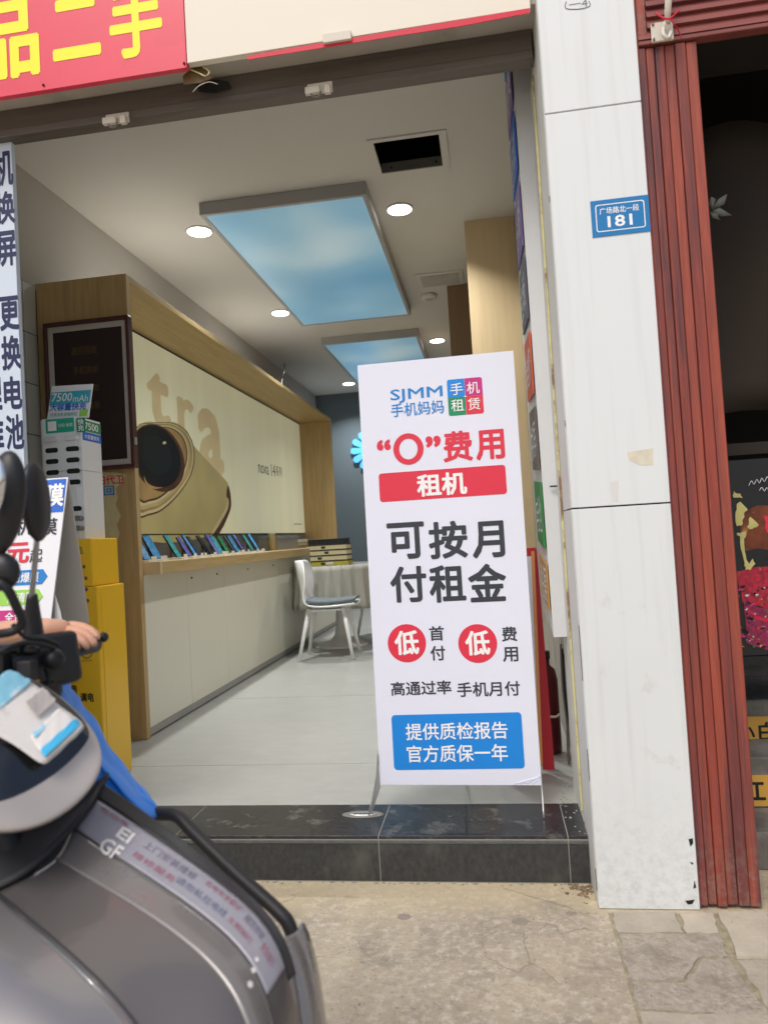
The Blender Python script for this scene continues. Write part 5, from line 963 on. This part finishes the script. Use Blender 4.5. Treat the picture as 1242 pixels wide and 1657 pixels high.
for pts in [[(-0.837, 1.15, 1.026), (-0.817, 1.17, 1.0), (-0.79, 1.2, 0.995), (-0.794, 1.26, 1.009), (-0.805, 1.3, 1.029)], [(-0.837, 1.12, 1.062), (-0.819, 1.14, 1.073), (-0.802, 1.17, 1.074), (-0.778, 1.2, 1.058), (-0.791, 1.24, 1.024)], [(-0.829, 1.16, 1.109), (-0.813, 1.17, 1.085), (-0.792, 1.19, 1.077), (-0.782, 1.22, 1.062)], [(-0.842, 1.14, 1.007), (-0.823, 1.16, 0.989), (-0.808, 1.19, 0.993)]]: tube('cable', pts, .0042, 'slot_black', sc, 6, 5)
ico('knob', (-0.779, 1.2, 1.04), .018, 'metal_dark', sc); ico('switch', (-0.814, 1.18, 1.06), .014, 'metal_dark', sc, (1.5, 1, .6))
tube('brake_lever', [(-0.841, 1.28, 1.022), (-0.822, 1.3, 1.022), (-0.814, 1.34, 1.031), (-0.81, 1.38, 1.043), (-0.804, 1.4, 1.049)], [.009, .008, .007, .0065, .006], 'metal_dark', sc, 8, 4); ico('lever_ball', (-0.801, 1.405, 1.05), .0105, 'slot_black', sc)
tube('cable', [(-0.838, 1.1, 1.198), (-0.797, 1.1, 1.178), (-0.79, 1.12, 1.138), (-0.796, 1.14, 1.114), (-0.815, 1.14, 1.098), (-0.846, 1.12, 1.096)], .008, 'slot_black', sc, 8, 5); tube('cable', [(-0.827, 1.22, 1.006), (-0.804, 1.24, 0.991), (-0.798, 1.27, 1.001), (-0.816, 1.31, 1.018)], .006, 'slot_black', sc, 8, 5)
ico('horn', (-0.817, 1.12, 1.201), .03, 'scooter_black', sc, (1.1, .7, 1.1))
box('seat_base', -1.95, -1.45, 1.00, 1.30, .55, .74, 'scooter_grey', sc, .05, 3); box('seat', -1.97, -1.42, 1.01, 1.29, .741, .80, 'rubber_tube', sc, .025, 3)
box('footboard', -1.5, -.72, 1.02, 1.28, .26, .32, 'scooter_gap', sc, .02, 2); box('body_side', -1.55, -1.40, 1.02, 1.28, .32, .60, 'scooter_grey', sc, .03, 2)
box('rear_housing', -1.95, -1.5, 1.04, 1.26, .30, .549, 'scooter_grey', sc, .04, 3)
def wheel(x, y, nm='wheel'):
    w_ = tube(nm, [(x + .20 * math.cos(a), y, .235 + .20 * math.sin(a)) for a in [i_ * math.pi / 8 for i_ in range(17)]], .035, 'tyre', sc, 10, 2, False)
    bm = bmesh.new(); bmesh.ops.create_cone(bm, cap_ends=True, segments=24, radius1=.165, radius2=.165, depth=.05)
    for v in bm.verts: v.co = Vector((x + v.co.x, y + v.co.z, .235 + v.co.y))
    from_bm('rim', bm, 'metal_dark', w_)
wheel(-.62, 1.14); wheel(-1.72, 1.15)
tube('front_fork', [(-.95, 1.15, 1.0), (-.80, 1.15, .62), (-.63, 1.14, .235)], .025, 'metal_dark', sc, 10, 2)
# blue cloth hung behind the cowl
bc = [[(-0.908, 1.3, 0.99), (-0.882, 1.33, 0.99), (-0.862, 1.36, 0.974), (-0.855, 1.38, 0.942), (-0.819, 1.4, 0.869), (-0.771, 1.42, 0.774), (-0.721, 1.42, 0.716)], [(-0.866, 1.24, 0.984), (-0.843, 1.27, 0.982), (-0.831, 1.3, 0.968), (-0.822, 1.34, 0.916), (-0.797, 1.36, 0.85), (-0.751, 1.38, 0.763), (-0.691, 1.38, 0.713)], [(-0.854, 1.22, 0.957), (-0.837, 1.25, 0.955), (-0.815, 1.27, 0.949), (-0.796, 1.3, 0.89), (-0.773, 1.32, 0.823), (-0.73, 1.34, 0.757), (-0.683, 1.345, 0.703)], [(-0.856, 1.22, 0.913), (-0.839, 1.25, 0.904), (-0.822, 1.28, 0.896), (-0.799, 1.3, 0.844), (-0.777, 1.32, 0.788), (-0.732, 1.33, 0.739), (-0.69, 1.335, 0.709)], [(-0.872, 1.24, 0.851), (-0.856, 1.27, 0.842), (-0.837, 1.3, 0.832), (-0.813, 1.32, 0.79), (-0.798, 1.335, 0.75), (-0.764, 1.34, 0.724), (-0.719, 1.34, 0.714)]]
BCV = [[Vector(p) for p in row] for row in bc]
cg_ = []
for j in range(37):
    row = []
    for i_ in range(61):
        u_, v_ = i_ / 60, j / 36; p = crl([crl(rw, u_) for rw in BCV], v_)
        w_ = math.sin(math.pi * min(1, v_ * 1.02)) ** .5
        fold = .011 * math.sin(v_ * 13 + 3.5 * math.sin(u_ * 3.1)) + .006 * math.sin(v_ * 29 + u_ * 7 + math.sin(u_ * 11)) + .004 * math.sin(u_ * 34 + v_ * 9)
        row.append(p + Vector((-.2, -.8, .45)) * fold * w_ + Vector((.35, .1, .5)) * (.004 * math.sin(u_ * 41) + .003 * math.sin(u_ * 23)) * (1 - v_))
    cg_.append(row)
cl = sheet('rain_cloth', cg_, 'cloth_blue', None, .003, 0); tag(cl, 'bright blue cloth draped behind the scooter headlight cowl', 'cloth')

# ------------------------------------------------------------------ rider (mostly outside the frame, one forearm and hand in view)
pr = thing('person', 'person riding the scooter, bare forearm reaching to the handlebar grip', 'person', (-1.75, 1.15, .8))
def skinned(nm, verts, edges, radii, m, par, root=0, sub=2):
    me = bpy.data.meshes.new(nm); me.from_pydata([Vector(v) for v in verts], edges, []); me.materials.append(M[m]); o = bpy.data.objects.new(nm, me); col.objects.link(o)
    g = ORG[par.name]; me.transform(Matrix.Translation(-g)); o.parent = par; ORG[o.name] = g
    s = o.modifiers.new('skin', 'SKIN'); s.use_smooth_shade = True
    for v, r_ in zip(me.skin_vertices[0].data, radii): v.radius = (r_ if isinstance(r_, tuple) else (r_, r_))
    me.skin_vertices[0].data[root].use_root = True
    s2 = o.modifiers.new('s', 'SUBSURF'); s2.levels = s2.render_levels = sub; return o
W1 = Vector((-0.904, 1.36, 1.077)); EL = Vector((-1.30, 1.44, 1.04)); PALM = Vector((-0.873, 1.4, 1.065))
body = [(-1.72, 1.15, .92), (-1.70, 1.15, 1.10), (-1.66, 1.15, 1.30), (-1.64, 1.15, 1.42), (-1.63, 1.15, 1.50), (-1.60, 1.15, 1.60), (-1.58, 1.15, 1.72),
        (-1.62, 1.34, 1.40), tuple(EL), tuple(W1), tuple(PALM), (-1.62, .96, 1.40), (-1.36, .86, 1.14), (-1.02, .93, 1.06),
        (-1.68, 1.25, .87), (-1.28, 1.27, .86), (-1.12, 1.24, .42), (-1.02, 1.22, .36), (-1.68, 1.05, .87), (-1.28, 1.03, .86), (-1.12, 1.06, .42), (-1.02, 1.08, .36)]
ed = [(0, 1), (1, 2), (2, 3), (3, 4), (4, 5), (5, 6), (3, 7), (7, 8), (8, 9), (9, 10), (3, 11), (11, 12), (12, 13), (0, 14), (14, 15), (15, 16), (16, 17), (0, 18), (18, 19), (19, 20), (20, 21)]
rd = [(.14, .16), (.13, .15), (.14, .17), (.10, .12), .055, .085, .08, .06, .043, .024, (.030, .020), .06, .043, .03, .085, .07, .045, .04, .085, .07, .045, .04]
skinned('body', body, ed, rd, 'skin', pr)
skinned('shirt', [body[0], body[1], body[2], body[3], body[7], tuple(Vector(body[7]).lerp(EL, .55)), body[11], tuple(Vector(body[11]).lerp(Vector(body[12]), .6))], [(0, 1), (1, 2), (2, 3), (3, 4), (4, 5), (3, 6), (6, 7)], [(.155, .175), (.145, .165), (.155, .185), (.11, .13), .075, .06, .075, .06], 'shirt', pr)
skinned('trousers', [(-1.72, 1.15, .93), (-1.68, 1.25, .88), (-1.28, 1.27, .87), (-1.13, 1.24, .46), (-1.68, 1.05, .88), (-1.28, 1.03, .87), (-1.13, 1.06, .46)], [(0, 1), (1, 2), (2, 3), (0, 4), (4, 5), (5, 6)], [.15, .1, .085, .06, .1, .085, .06], 'trouser', pr)
ico('hair', (-1.60, 1.15, 1.70), .105, 'hair', pr, (1, .9, .95)); ico('nose', (-1.485, 1.15, 1.645), .016, 'skin', pr)
for s_ in (-.03, .03): ico('eye', (-1.497, 1.15 + s_, 1.672), .011, 'ink_black', pr)
# fingers over the lever, thumb under the grip
fing = [[(-0.878, 1.4, 1.078), (-0.842, 1.395, 1.075), (-0.812, 1.385, 1.065), (-0.794, 1.375, 1.051)], [(-0.871, 1.385, 1.072), (-0.833, 1.375, 1.067), (-0.805, 1.365, 1.055), (-0.794, 1.36, 1.038)], [(-0.871, 1.375, 1.063), (-0.835, 1.36, 1.059), (-0.808, 1.35, 1.047), (-0.804, 1.35, 1.033)], [(-0.874, 1.37, 1.054), (-0.846, 1.355, 1.048), (-0.824, 1.345, 1.039), (-0.822, 1.345, 1.027)]]
for k, q_ in enumerate(fing): skinned('finger', q_, [(0, 1), (1, 2), (2, 3)], [.0115, .0098, .0088, .0075], 'skin', pr)
tq = [(-0.894, 1.36, 1.062), (-0.869, 1.34, 1.044), (-0.847, 1.33, 1.033), (-0.831, 1.33, 1.027)]
skinned('thumb', tq, [(0, 1), (1, 2), (2, 3)], [.014, .0115, .010, .0085], 'skin', pr)
